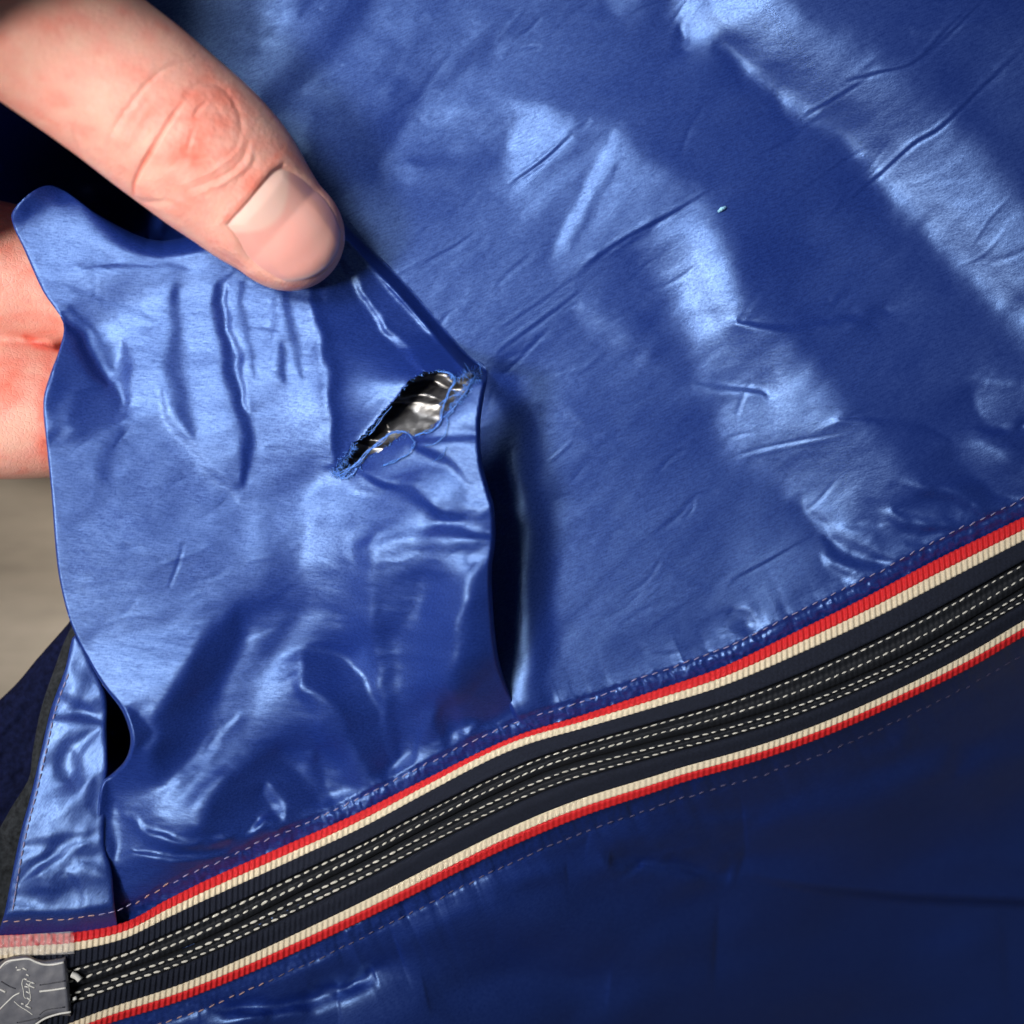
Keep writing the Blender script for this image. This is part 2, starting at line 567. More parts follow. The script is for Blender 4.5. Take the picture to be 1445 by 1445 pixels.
# upper left, behind the thumb
T.poly([(230, -90), (720, -90), (720, 60), (640, 300), (520, 330), (420, 250), (300, 80)], 40, 0.36)
T.stroke([(372, 150), (449, 75), (490, 33), (530, -30)], 24, 0.10)
T.stroke([(372, 60), (388, 30), (392, -20)], 17, 0.62)
T.stroke([(395, 165), (470, 108), (530, 70), (600, 20)], 13, 0.47)
T.stroke([(300, 40), (340, 20), (350, -30)], 14, 0.28)
T.stroke([(425, 20), (440, -10), (455, -40)], 10, 0.2)
T.poly([(731, 42), (677, 60), (615, 92), (573, 110), (532, 141), (470, 150), (436, 178), (449, 240), (500, 262), (532, 250), (553, 207), (573, 174), (598, 137), (636, 114), (719, 66)], 9, 0.13)
T.stroke([(560, 105), (620, 75), (690, 30)], 22, 0.44)
T.poly([(560, 240), (570, 190), (610, 165), (690, 178), (716, 205), (712, 250), (660, 268), (590, 262)], 9, 0.46)
T.stroke([(600, 166), (660, 164), (735, 178)], 11, 0.60)
T.stroke([(585, 228), (650, 226), (712, 212)], 15, 0.27)
T.stroke([(570, 290), (640, 300), (700, 280)], 22, 0.34)
T.poly([(728, 158), (800, 160), (812, 190), (770, 236), (725, 255)], 10, 0.60)
T.stroke([(735, 300), (800, 250), (850, 200)], 16, 0.52)
# top right bright sweep
T.poly([(950, -60), (960, 62), (1013, 66), (1060, 112), (1106, 148), (1179, 184), (1213, 212), (1230, 258), (1277, 314), (1350, 392), (1413, 442), (1500, 520), (1520, 420),
        (1420, 250), (1340, 170), (1240, 90), (1120, 30), (1060, -60)], 34, 0.80)
T.stroke([(1000, 20), (1090, 100), (1190, 150), (1260, 225), (1340, 320), (1450, 430)], 26, 0.95)
T.poly([(1100, -90), (1560, -90), (1560, 22), (1400, 26), (1240, 32), (1150, 10)], 24, 0.34)
T.stroke([(1310, 70), (1380, 82), (1480, 60)], 22, 0.40)
T.stroke([(1290, 45), (1380, 42), (1480, 30)], 10, 0.50)
T.poly([(1380, 100), (1560, 60), (1560, 260), (1440, 220)], 30, 0.55)
# the dark sweep between
T.poly([(700, -60), (930, -60), (955, 68), (1008, 72), (1058, 120), (1102, 156), (1172, 192), (1206, 220), (1224, 264), (1270, 322), (1335, 398), (1300, 440), (1180, 450), (1068, 436), (1045, 410), (1034, 350), (1022, 300), (1000, 280),
        (930, 228), (870, 176), (780, 150), (705, 120)], 19, 0.335)
T.stroke([(905, -40), (880, -10), (870, 10)], 30, 0.5)
T.stroke([(1010, 70), (1060, 130), (1110, 170)], 14, 0.25)
T.poly([(1140, 320), (1260, 330), (1400, 470), (1440, 580), (1300, 560), (1180, 500)], 34, 0.46)
T.stroke([(965, 68), (976, 30), (992, -5)], 7, 0.9)
T.stroke([(948, 66), (962, 40)], 7, 0.22)
# facets left of centre
T.poly([(872, 181), (905, 235), (990, 270), (1004, 300), (960, 330), (900, 352), (830, 372), (790, 360)], 12, 0.56)
T.poly([(873, 180), (862, 232), (822, 318), (783, 364), (800, 310), (838, 240)], 6, 0.64)
T.stroke([(868, 240), (840, 292), (806, 352)], 6, 0.47)
T.stroke([(1002, 272), (960, 292), (905, 322), (820, 382)], 5, 0.30)
# second bright sweep
T.poly([(905, 350), (1000, 318), (1030, 362), (1044, 432), (1111, 484), (1156, 534), (1197, 594), (1272, 654), (1300, 720), (1200, 760), (1140, 712), (1071, 667), (1021, 627), (1001, 552), (971, 492), (956, 431), (920, 381)], 23, 0.80)
T.stroke([(980, 370), (1000, 430), (1060, 500), (1110, 560)], 20, 0.95)
T.stroke([(1105, 580), (1150, 640), (1210, 720)], 24, 0.86)
T.stroke([(818, 444), (858, 474), (905, 500)], 17, 0.66)
T.stroke([(850, 420), (900, 440), (930, 470)], 14, 0.36)
T.stroke([(1042, 456), (1110, 463), (1180, 456), (1255, 448)], 8, 0.10)
T.stroke([(985, 536), (1033, 545), (1083, 557)], 7, 0.36)
T.stroke([(1180, 594), (1230, 596), (1290, 602), (1340, 622)], 6, 0.20)
T.stroke([(748, 570), (790, 580), (822, 594)], 8, 0.56)
T.stroke([(810, 612), (850, 622), (885, 630)], 7, 0.32)
# right edge
T.poly([(1368, 548), (1420, 540), (1520, 560), (1520, 600), (1400, 600)], 8, 0.78)
T.stroke([(1380, 606), (1405, 612), (1440, 602)], 7, 0.12)
T.poly([(1350, 630), (1400, 634), (1445, 664), (1460, 700), (1430, 700), (1380, 668)], 8, 0.80)
T.stroke([(1430, 625), (1470, 640)], 12, 0.15)
T.poly([(1298, 672), (1340, 664), (1400, 690), (1440, 712), (1400, 720), (1340, 690)], 5, 0.13)
# puckers along the seam on the right
T.stroke([(1268, 684), (1312, 694), (1352, 706), (1382, 730)], 11, 0.92)
T.stroke([(1262, 716), (1300, 733), (1340, 735)], 7, 0.20)
T.stroke([(1236, 706), (1262, 732), (1300, 745), (1340, 748)], 8, 0.95)
T.stroke([(1200, 742), (1240, 756), (1262, 764)], 9, 0.45)
T.stroke([(1136, 710), (1170, 742), (1205, 772), (1262, 792)], 11, 0.95)
T.stroke([(1280, 765), (1310, 780), (1330, 770)], 9, 0.22)
T.stroke([(1168, 768), (1205, 792), (1256, 806)], 10, 0.12)
T.stroke([(1168, 790), (1192, 808), (1216, 826)], 9, 0.80)
T.stroke([(1036, 862), (1058, 876), (1084, 896)], 7, 0.85)
T.stroke([(1030, 884), (1056, 902)], 8, 0.2)
T.stroke([(1090, 868), (1140, 850), (1190, 830)], 10, 0.30)
# lower middle
T.stroke([(1152, 757), (1100, 786), (1033, 820)], 6, 0.36)
T.stroke([(935, 793), (970, 812), (1006, 830)], 7, 0.36)
T.stroke([(1014, 828), (960, 858), (904, 890)], 7, 0.36)
T.poly([(1040, 740), (1110, 730), (1140, 790), (1090, 830), (1030, 800)], 30, 0.52)
T.poly([(760, 960), (830, 930), (930, 900), (1000, 900), (900, 975), (760, 1030)], 16, 0.27)
T.stroke([(776, 985), (786, 1005)], 7, 0.65)
T.stroke([(880, 905), (960, 925)], 8, 0.45)
# fine relief
sd_ = SEAMDIST(T)
T.v += 0.008 * noise2(T.v.shape, STEP, 26, 11, 2.5, 28) + 0.016 * noise2(T.v.shape, STEP, 7, 12, 4, 26)
T.v -= 0.13 * smooth(760, 560, T.X) * smooth(420, 260, T.Y)
T.stroke([(700, 528), (730, 575), (744, 650), (750, 720)], 16, 0.05, False)
T.stroke([(758, 720), (764, 800), (766, 890), (758, 970), (762, 1020)], 17, -0.10, False)
hR = folds(T, 0.92, 0.52, lam=0.14, grow=0.35, cut=1200)
# sharp creases pressed in or standing up
G = Field(X0, Y0, X1, Y1, STEP, 0.0)
for pts, w, a in [([(1445, 70), (1390, 122), (1330, 180), (1290, 205), (1240, 250), (1180, 300)], 5, -4),
                  ([(1390, -10), (1340, 40), (1290, 90), (1240, 104), (1195, 116)], 6, -4),
                  ([(1400, -10), (1352, 38), (1300, 88)], 5, 4),
                  ([(1230, 108), (1180, 140), (1130, 168)], 4, 2),
                  ([(808, 190), (770, 226), (720, 262)], 5, -5),
                  ([(1004, 270), (940, 308), (880, 340), (822, 380)], 4, -4),
                  ([(1130, 190), (1090, 212), (1060, 222)], 4, -3),
                  ([(820, 412), (770, 450), (715, 490), (700, 505)], 5, -3),
                  ([(760, 480), (720, 520), (690, 540)], 3, 2),
                  ([(670, 330), (640, 350), (600, 372)], 4, -2),
                  ([(810, 395), (760, 430), (700, 470)], 3, -1.5),
                  ([(1020, 650), (1080, 632), (1190, 610)], 3, -2),
                  ([(1200, 750), (1260, 735)], 3, -1),
                  ([(1150, 756), (1090, 790), (1030, 822)], 4, -3),
                  ([(1205, 220), (1130, 272), (1090, 300)], 3, 2)]:
    G.add(pts, 2.7, -1.1 * abs(a) / 4)
    q = np.asarray(pts, float); dq = q[-1] - q[0]; nq = np.array([-dq[1], dq[0]]) / np.hypot(*dq)
    G.add(q + nq * 5, 3.6, 0.9 * abs(a) / 4)
rc = random.Random(17)
for _ in range(110):
    x, y = rc.uniform(430, 1440), rc.uniform(-20, 900)
    a, L = math.radians(rc.gauss(33, 13)), rc.uniform(25, 110)
    dx, dy = math.cos(a) * L, -math.sin(a) * L
    j = rc.uniform(-0.12, 0.12) * L
    G.add([(x - dx / 2, y - dy / 2), (x + j * 0.4, y + j), (x + dx / 2, y + dy / 2)], rc.uniform(2.2, 5), rc.choice([-1, -1, 1]) * rc.uniform(0.15, 0.7))
hR = hR + G.v
ramp_seam = smooth(4, 42, sd_)
zR = 15 + hR * (0.18 + 0.82 * ramp_seam) + puckers(T, sd_, 22, 1.9, 3, 38)
sdf_fold = poly_sdf(T.X, T.Y, FOLD_OUT[::2])
valley = 0.6 * (1 - smooth(-45, 8, sdf_fold)) + (1 - smooth(-4, 56, sdf_fold))
zR += 0.55 * (np.clip(sd_, -10, 24) - 24) + 0.8 * noise2(T.X.shape, STEP, 5, 201, 1.6, -60) * (1 - smooth(16, 30, sd_)) - 2.0 * np.exp(-((sd_ - 20) / 4) ** 2)
zR -= valley * (15 * smooth(590, 690, T.Y)) * smooth(10, 150, sd_) * smooth(300, 480, T.X)
pocket = 1 - smooth(0, 190, np.hypot((T.X - 130) * 0.8, T.Y - 270))
zR -= 30 * smooth(-6, -26, sdf_fold) * smooth(-30, 10, sd_)
zR -= 70 * smooth(420, 200, T.X) * smooth(700, 900, T.Y) * smooth(-10, 30, sd_)
zR -= 330 * np.exp(-((T.X - 162) ** 2 + (T.Y - 1035) ** 2) / 60 ** 2)
zR -= 480 * pocket * smooth(-60, 160, 330 - T.X)
R_OUT = np.vstack([[(-100, -100), (1550, -100), (1550, 760)], MID[::-1][1:-4] + np.array([0, -14]), [(300, 1330), (120, 1340), (104, 1200), (112, 1000), (180, 930), (300, 700), (230, 480), (-100, 330)]])
TR.v_z = Field(X0, Y0, X1, Y1, STEP); TR.v_z.v = zR
front = sheet("front_panel", T, zR, R_OUT, M_right, jacket)

# ------------------------------------------------------------------ jacket: the pulled fold with the tear
TEAR = np.array([(471, 667), (481, 654), (489, 644), (498, 629), (508, 619), (519, 609), (530, 594), (540, 582), (549, 572), (556, 565), (565, 553), (573, 544), (581, 535), (589, 530),
                 (597, 526), (606, 524), (617, 523), (627, 525), (635, 530), (640, 534), (650, 531), (657, 527), (664, 524), (672, 523), (679, 526), (672, 535), (660, 548), (651, 560), (643, 569), (636, 577), (627, 582),
                 (620, 592), (612, 600), (604, 609), (594, 613), (584, 615), (573, 612), (564, 617), (556, 623), (548, 630), (540, 634), (530, 641), (519, 646), (509, 656), (500, 661), (493, 668), (486, 673), (478, 671)], float)
TEAR_J = spline(TEAR, 3, True)
TEAR_J = TEAR_J + rng.normal(0, 1.4, TEAR_J.shape)

TL = Field(-20, 200, 800, 1400, STEP, 0.64)
TL.wander(111, 2.5, 0.5)
T = TL
T.poly([(20, 230), (80, 236), (92, 275), (60, 290), (30, 300)], 6, 0.22)
T.poly([(60, 300), (240, 330), (300, 400), (230, 440), (100, 400)], 24, 0.72)
T.stroke([(110, 372), (180, 372), (260, 380)], 8, 0.55)
T.stroke([(90, 400), (160, 432), (220, 450)], 6, 0.56)
# gathers below the thumb
T.stroke([(247, 405), (246, 470), (248, 530), (258, 580), (266, 606)], 16, 0.42)
T.stroke([(307, 405), (311, 450), (318, 494), (334, 546), (345, 600), (348, 676)], 10, 0.26)
T.stroke([(319, 405), (326, 460), (336, 500), (352, 580)], 5, 0.95)
T.stroke([(340, 405), (345, 460), (362, 530)], 6, 0.50)
T.stroke([(392, 488), (395, 512), (397, 536)], 7, 0.38)
T.stroke([(402, 400), (410, 460), (422, 532)], 8, 0.46)
T.stroke([(424, 405), (446, 470), (462, 545), (464, 620), (458, 680)], 17, 0.80)
T.stroke([(384, 405), (386, 450), (380, 480)], 7, 0.80)
T.stroke([(226, 556), (252, 612), (300, 664), (334, 700)], 8, 0.86)
T.poly([(70, 640), (200, 590), (248, 630), (296, 676), (340, 720), (330, 780), (200, 800), (80, 760)], 22, 0.53)
T.stroke([(170, 605), (150, 640), (145, 680)], 12, 0.44)
T.stroke([(440, 690), (452, 760), (444, 830)], 18, 0.70)
T.poly([(380, 690), (430, 660), (430, 760), (400, 840), (370, 800)], 16, 0.56)
# dark field between the gathers and the tear
T.poly([(432, 402), (486, 365), (540, 440), (590, 524), (556, 564), (520, 606), (480, 655), (472, 600), (470, 530), (452, 450)], 8, 0.27)
T.stroke([(438, 408), (462, 470), (474, 540), (475, 650)], 10, 0.14)
T.stroke([(452, 396), (460, 420)], 8, 0.50)
# the two sharp ridges from thumb tip to tear
T.poly([(486, 345), (548, 399), (600, 458), (655, 520), (600, 524), (560, 474), (520, 420), (480, 362)], 4, 0.30)
T.stroke([(476, 356), (528, 438), (560, 480), (590, 522)], 5, 0.92, False)
T.stroke([(490, 343), (548, 399), (598, 458), (655, 520)], 5, 1.05, False)
T.stroke([(510, 340), (566, 396), (616, 454), (670, 514)], 7, 0.25, False)
# dark tuck at the left edge
T.poly([(86, 458), (120, 500), (158, 540), (172, 560), (160, 592), (120, 604), (62, 582), (74, 520)], 6, 0.30)
T.stroke([(86, 450), (116, 492), (150, 545)], 10, -0.25)
T.stroke([(100, 436), (140, 480), (160, 520)], 10, 0.45)
T.stroke([(174, 486), (178, 530), (176, 570)], 7, 0.92)
T.stroke([(100, 560), (70, 620)], 14, 0.42)
# body of the fold
T.poly([(90, 800), (200, 780), (300, 830), (240, 960), (170, 990), (110, 890)], 30, 0.62)
T.stroke([(130, 905), (200, 880), (280, 860)], 12, 0.70)
T.poly([(344, 868), (294, 890), (252, 962), (226, 1014), (212, 1062), (222, 1096), (262, 1090), (296, 1040), (326, 950)], 13, 0.20)
T.stroke([(400, 880), (352, 960), (300, 1040), (236, 1140)], 28, 0.50)
T.stroke([(330, 1010), (290, 1064), (235, 1112)], 10, 0.62)
T.poly([(425, 918), (474, 922), (515, 960), (545, 1041), (552, 1104), (515, 1092), (480, 1016), (432, 962)], 8, 0.18)
T.stroke([(424, 964), (447, 1030), (486, 1080), (522, 1128)], 12, 0.86)
T.poly([(340, 1076), (400, 1066), (440, 1100), (476, 1150), (420, 1170), (340, 1172), (280, 1160)], 12, 0.20)
T.stroke([(376, 1112), (390, 1134), (398, 1156)], 10, 0.66)
T.stroke([(440, 1060), (450, 1110), (456, 1150)], 8, 0.36)
T.stroke([(184, 1148), (216, 1180), (270, 1184), (335, 1178)], 7, 0.08)
T.stroke([(172, 1130), (196, 1172), (228, 1194), (285, 1194), (345, 1186), (366, 1160)], 9, 0.78)
T.stroke([(190, 1204), (270, 1210), (350, 1204)], 6, 0.20)
T.stroke([(198, 1216), (255, 1220), (318, 1216)], 6, 0.70)
T.stroke([(178, 1086), (182, 1120), (186, 1150)], 10, 0.58)
T.stroke([(150, 1095), (152, 1160), (158, 1205)], 14, 0.2)
T.poly([(180, 1002), (214, 1024), (212, 1044), (192, 1056), (182, 1030)], 5, 0.15)
# columns running down to the ribbon
T.poly([(440, 740), (509, 768), (524, 837), (534, 906), (549, 958), (541, 996), (514, 958), (468, 871), (438, 844)], 11, 0.78)
T.stroke([(512, 880), (536, 950), (542, 1010)], 9, 0.80)
T.stroke([(538, 780), (546, 906), (552, 1010), (560, 1070)], 17, 0.24)
T.poly([(597, 812), (640, 806), (662, 822), (656, 866), (638, 920), (622, 976), (602, 1038), (584, 1080), (582, 1040), (592, 975), (590, 890)], 8, 0.76)
T.stroke([(582, 1082), (596, 1030), (610, 980)], 5, 0.90)
T.poly([(662, 830), (694, 800), (700, 930), (670, 980), (640, 960), (650, 900)], 10, 0.34)
T.stroke([(634, 975), (646, 1010), (656, 1054)], 8, 0.86)
T.stroke([(620, 1000), (625, 1040), (640, 1070)], 9, 0.22)
T.poly([(688, 962), (718, 990), (748, 1022), (700, 1018), (668, 1010)], 6, 0.56)
T.stroke([(668, 1036), (690, 1024), (716, 1032)], 7, 0.12)
T.stroke([(682, 1042), (700, 1036)], 4, 0.6)
# under the tear
T.poly([(505, 672), (560, 640), (600, 626), (650, 640), (682, 700), (640, 722), (580, 700)], 8, 0.34)
T.stroke([(500, 660), (578, 694), (632, 730), (662, 732), (692, 712)], 7, 0.92)
T.stroke([(582, 632), (634, 652), (656, 680)], 8, 0.84)
T.poly([(640, 600), (680, 560), (684, 640), (694, 700), (668, 716), (652, 670)], 8, 0.64)
T.stroke([(600, 622), (640, 618), (670, 622)], 9, 0.20)
T.poly([(480, 690), (540, 700), (620, 740), (560, 760), (500, 740)], 10, 0.38)
T.stroke([(530, 770), (596, 748), (640, 750), (696, 760)], 12, 0.14)
T.stroke([(610, 786), (640, 780), (660, 796)], 10, 0.46)
T.poly([(530, 770), (600, 775), (590, 860), (550, 890)], 12, 0.36)
T.stroke([(476, 690), (490, 740), (500, 790)], 12, 0.60)
sdL = SEAMDIST(T)
T.v += 0.008 * noise2(T.v.shape, STEP, 26, 21, 2.0, -10) + 0.014 * noise2(T.v.shape, STEP, 7, 22, 4, -8)
T.v += 0.55 * (T.v - 0.38) * smooth(380, 160, sdL)
hL = folds(T, 1.3, 0.77, lam=0.08, cut=1200)
GL = Field(-20, 200, 800, 1400, STEP, 0.0)
for pts, w, a in [([(100, 640), (130, 620), (190, 610)], 4, -1.5), ([(215, 800), (250, 790), (300, 770)], 4, 1.2),
                  ([(150, 880), (190, 868), (230, 872)], 4, 1.5), ([(370, 880), (340, 870), (300, 882)], 4, 1.5),
                  ([(100, 380), (170, 372), (230, 376)], 4, -2), ([(250, 1105), (290, 1080)], 3, 1.2),
                  ([(476, 356), (528, 438), (590, 522)], 7, 6), ([(490, 343), (548, 399), (655, 520)], 7, 8),
                  ([(505, 664), (578, 695), (634, 730)], 8, 5)]:
    GL.add(pts, w * 0.8, a * 0.3)
for _ in range(70):
    x, y = rc.uniform(70, 680), rc.uniform(380, 1080)
    a, L = math.radians(rc.gauss(15, 30)), rc.uniform(20, 70)
    dx, dy = math.cos(a) * L, -math.sin(a) * L
    j = rc.uniform(-0.12, 0.12) * L
    GL.add([(x - dx / 2, y - dy / 2), (x + j * 0.4, y + j), (x + dx / 2, y + dy / 2)], rc.uniform(2.2, 4.5), rc.choice([-1, 1]) * rc.uniform(0.15, 0.6))
hL = hL + GL.v
dl = -poly_sdf(T.X, T.Y, FOLD_OUT)
rollr = 2.5 + 3.5 * smooth(110, 220, T.X) + 30 * smooth(430, 330, T.Y) * smooth(30, 90, T.X) * smooth(460, 400, T.X)
roll = np.sqrt(np.clip(1 - (1 - np.clip(dl / rollr, 0, 1)) ** 2, 0, 1))
seamr = smooth(2, 45, sdL)
base = 17 + 42 * smooth(10, 330, sdL) + 10 * smooth(300, 700, sdL) + 26 * smooth(440, 640, T.Y) * smooth(8, 200, sdL) * smooth(380, 640, T.X) + 92 * smooth(470, 700, T.X) * smooth(0, 130, sdL) * smooth(465, 545, T.Y) - 22 * smooth(260, 40, T.X) * smooth(900, 1150, T.Y)
zL0 = base + hL * (0.18 + 0.82 * seamr) + puckers(T, sdL, 22, 2.1, 5, 36)
zL0 -= 18 * smooth(260, 140, T.X) * smooth(1050, 1100, T.Y)
zL0 += 36 * np.exp(-((T.X - 28) ** 2 + (T.Y - 232) ** 2) / 42 ** 2)
zL0 += 0.55 * (np.clip(sdL, -10, 24) - 24) + 0.8 * noise2(T.X.shape, STEP, 5, 202, 1.6, -60) * (1 - smooth(16, 30, sdL)) - 2.0 * np.exp(-((sdL - 19) / 4) ** 2)
zL = zL0 - (3 + 54 * smooth(110, 220, T.X)) * (1 - roll) * smooth(-6, 60, sdL)
JOIN = [(470, 292), (520, 345), (575, 402), (622, 456), (660, 500), (684, 520)]
dj, _ = seg_dist(T.X, T.Y, JOIN)
jw = smooth(20, 2, dj)
zL = zL * (1 - jw) + (TR.v_z.sample(T.X, T.Y) + 0.8) * jw
fold = sheet("pulled_fold", T, zL, FOLD_OUT, M_left, jacket, holes=[TEAR_J])
TL.v = zL


def z_fold(x, y):
    return TL.sample(x, y)


# inner lining seen through the tear
TI = Field(440, 490, 710, 700, 1.5, 0.30)
T = TI
T.stroke([(604, 532), (622, 535), (638, 545)], 8, 1.0)
T.stroke([(582, 540), (603, 548), (626, 560)], 8, 0.08)
T.stroke([(560, 566), (590, 562), (620, 568)], 7, 0.95)
T.stroke([(575, 574), (600, 575), (620, 584)], 8, 0.55)
T.stroke([(540, 590), (575, 596), (605, 604)], 10, 0.2)
T.stroke([(524, 596), (535, 598), (546, 606)], 6, 1.1)
T.stroke([(520, 612), (534, 616)], 5, 0.0)
T.stroke([(508, 624), (524, 626), (544, 630)], 5, 1.1)
T.stroke([(500, 642), (515, 644)], 4, 0.1)
T.stroke([(640, 548), (652, 545), (662, 540)], 4, 0.8)
T.v += 0.05 * noise2(T.v.shape, 1.5, 9, 31, 1.5, 15)
hI = folds(T, 1.2, 0.50, cut=160)
link_z = z_fold(np.clip(TI.X, 0, 780), TI.Y) * 0 + 34
LIN_OUT = np.array([(452, 690), (470, 630), (530, 560), (580, 510), (636, 512), (668, 522), (662, 545), (640, 610), (580, 650), (510, 690)], float)
lining = sheet("inner_lining", TI, link_z + hI, LIN_OUT, M_film, jacket)

# ------------------------------------------------------------------ jacket: narrow hem facing at the lower left
TH = Field(-80, 860, 230, 1420, STEP, 0.52)
T = TH
T.stroke([(80, 980), (104, 990), (130, 1004)], 10, 0.98)
T.stroke([(74, 1014), (106, 1012), (142, 1020)], 9, 0.08)
T.stroke([(104, 1062), (112, 1084), (114, 1110)], 13, 1.0)
T.stroke([(115, 1064), (126, 1046), (142, 1030)], 7, 0.9)
T.stroke([(70, 1050), (90, 1040), (104, 1034)], 10, 0.62)
T.stroke([(80, 1084), (92, 1100)], 10, 0.30)
T.stroke([(132, 1100), (128, 1130), (134, 1150)], 10, 0.20)
T.stroke([(22, 1192), (66, 1186), (118, 1176)], 8, 0.76)
T.stroke([(50, 1160), (90, 1140)], 10, 0.70)
T.stroke([(60, 1206), (90, 1198)], 8, 0.24)
T.stroke([(30, 1246), (54, 1228), (80, 1208), (114, 1194)], 6, 1.0)
T.stroke([(60, 1236), (90, 1226)], 8, 0.20)
T.stroke([(96, 1232), (116, 1262), (112, 1298)], 7, 0.95)
T.stroke([(112, 1214), (134, 1222), (152, 1234)], 11, 0.05)
T.stroke([(18, 1264), (44, 1256), (72, 1258)], 8, 0.82)
T.stroke([(26, 1278), (60, 1282), (84, 1290)], 8, 0.30)
T.stroke([(128, 1240), (134, 1270)], 8, 0.55)
T.stroke([(100, 936), (112, 950), (128, 960)], 12, 0.3)
sdH = SEAMDIST(T)
T.v += puckers(T, sdH - 4, 16, 0.30, 9, 18) + 0.10 * noise2(T.v.shape, STEP, 20, 41, 1.8, 70)
hH = folds(T, 0.85, 0.50, cut=260)
HEM_OUT = spline(np.array([(106, 896), (92, 944), (72, 1000), (58, 1060), (44, 1120), (28, 1180), (16, 1240), (6, 1290), (-10, 1360), (60, 1360), (140, 1346), (164, 1318), (161, 1270), (157, 1226), (147, 1190),
                           (149, 1130), (152, 1080), (150, 1030), (150, 985), (134, 945)], float), 4, True)
dh = -poly_sdf(T.X, T.Y, HEM_OUT)
rl = np.sqrt(np.clip(1 - (1 - np.clip(dh / 9.0, 0, 1)) ** 2, 0, 1))
zH = 6 + hH * (0.35 + 0.65 * smooth(0, 40, sdH)) - 5 * (1 - rl) * smooth(0, 20, sdH) + 25 * smooth(-10, 34, sdH) * smooth(940, 1190, T.Y) + 14 * smooth(0, 30, sdH) - 22 * (1 - smooth(-14, 2, sdH))
hem = sheet("hem_facing", T, zH, HEM_OUT, M_hem, jacket)
zHf = Field(-80, 860, 230, 1420, STEP); zHf.v = zH

# charcoal binding and the navy knit behind
TB = Field(-80, 840, 180, 1460, STEP, 0.0)
BIND = spline(np.array([(112, 870), (94, 898), (78, 940), (58, 1000), (46, 1060), (40, 1100), (10, 1150), (-20, 1220), (-30, 1370), (14, 1370), (20, 1280), (34, 1200), (58, 1100), (80, 1010), (104, 940), (118, 900)], float), 4, True)
db = -poly_sdf(TB.X, TB.Y, BIND)
zB = -12 + 10 * np.sqrt(np.clip(1 - (1 - np.clip(db / 12.0, 0, 1)) ** 2, 0, 1)) + 0.8 * noise2(TB.X.shape, STEP, 9, 51, 1.6, 60) - 20 * smooth(960, 880, TB.Y)
binding = sheet("edge_binding", TB, zB, BIND, M_binding, jacket)
KNIT = spline(np.array([(120, 850), (96, 880), (52, 930), (20, 968), (-40, 1024), (-74, 1060), (-74, 1420), (20, 1420), (60, 1200), (130, 1000), (170, 900)], float), 4, True)
dk = -poly_sdf(TB.X, TB.Y, KNIT)
zK = -70 + 30 * np.sqrt(np.clip(1 - (1 - np.clip(dk / 40.0, 0, 1)) ** 2, 0, 1)) + 1.6 * noise2(TB.X.shape, STEP, 16, 52, 2.0, 60) + 0.5 * np.sin((TB.X * 0.75 + TB.Y * 0.62) / 2.6)
knit = sheet("knit_trim", TB, zK, KNIT, M_knit, jacket)

# ------------------------------------------------------------------ jacket: lower panel
TP = Field(-40, 780, X1, Y1, STEP, 0.30)
TP.wander(121, 5, 1.5)
T = TP
dB = (T.Y - y_bot(T.X)) * 0.90
T.v += 0.12 * smooth(700, 200, T.X)
T.stroke([(889, 1174), (956, 1194), (1030, 1216)], 15, 0.50)
T.stroke([(820, 1190), (860, 1180), (900, 1176)], 10, 0.42)
T.stroke([(865, 1210), (930, 1214), (1030, 1232)], 12, -0.1)
T.stroke([(890, 1222), (950, 1208)], 5, 0.35)
T.poly([(1060, 1180), (1120, 1140), (1220, 1140), (1240, 1190), (1140, 1222)], 26, 0.46)
T.stroke([(1050, 1130), (1100, 1120), (1180, 1100)], 18, 0.42)
T.stroke([(1255, 1022), (1264, 1044), (1276, 1064)], 9, 0.70)
T.stroke([(1340, 1040), (1350, 1080)], 16, 0.05)
T.stroke([(1334, 1096), (1390, 1082), (1460, 1062)], 15, 0.48)
T.stroke([(1060, 1160), (1000, 1150), (950, 1150)], 10, 0.1)
T.poly([(840, 1340), (900, 1300), (990, 1320), (970, 1370), (880, 1380)], 34, 0.42)
T.poly([(620, 1280), (700, 1260), (820, 1290), (780, 1340), (660, 1340)], 34, 0.38)
T.stroke([(290, 1424), (404, 1416), (470, 1400), (520, 1378)], 12, -0.1)
T.stroke([(300, 1402), (360, 1384), (430, 1366)], 14, 0.46)
T.stroke([(500, 1330), (540, 1340), (560, 1370)], 16, 0.42)
T.stroke([(660, 1266), (700, 1276), (720, 1270)], 10, 0.36)
T.stroke([(600, 1420), (700, 1440), (800, 1440)], 26, 0.18)
T.stroke([(280, 1450), (360, 1440), (420, 1450)], 12, 0.45)
T.v += 0.03 * noise2(T.v.shape, STEP, 40, 61, 2.0, 10)
hP = folds(T, 1.9, 0.32)
FB = Field(-40, 780, X1, Y1, STEP, 0.0)
for pts, w, a in [([(830, 1180), (950, 1198), (1045, 1220)], 22, 16), ([(1050, 1165), (1180, 1150), (1320, 1104), (1460, 1066)], 40, 26),
                  ([(560, 1335), (700, 1292), (860, 1326), (1010, 1336)], 44, 30), ([(280, 1428), (404, 1418), (530, 1376)], 13, -16),
                  ([(250, 1416), (360, 1386), (480, 1346)], 15, 12), ([(860, 1214), (940, 1218), (1030, 1238)], 11, -13),
                  ([(480, 1450), (800, 1425), (1100, 1385), (1420, 1360)], 60, 28), ([(640, 1260), (720, 1240), (800, 1232)], 16, 9),
                  ([(1160, 1070), (1250, 1060), (1290, 1020)], 14, 8), ([(600, 1400), (720, 1376), (860, 1392)], 26, -12)]:
    FB.add(pts, w, a * 1.15)
hP = hP + FB.v
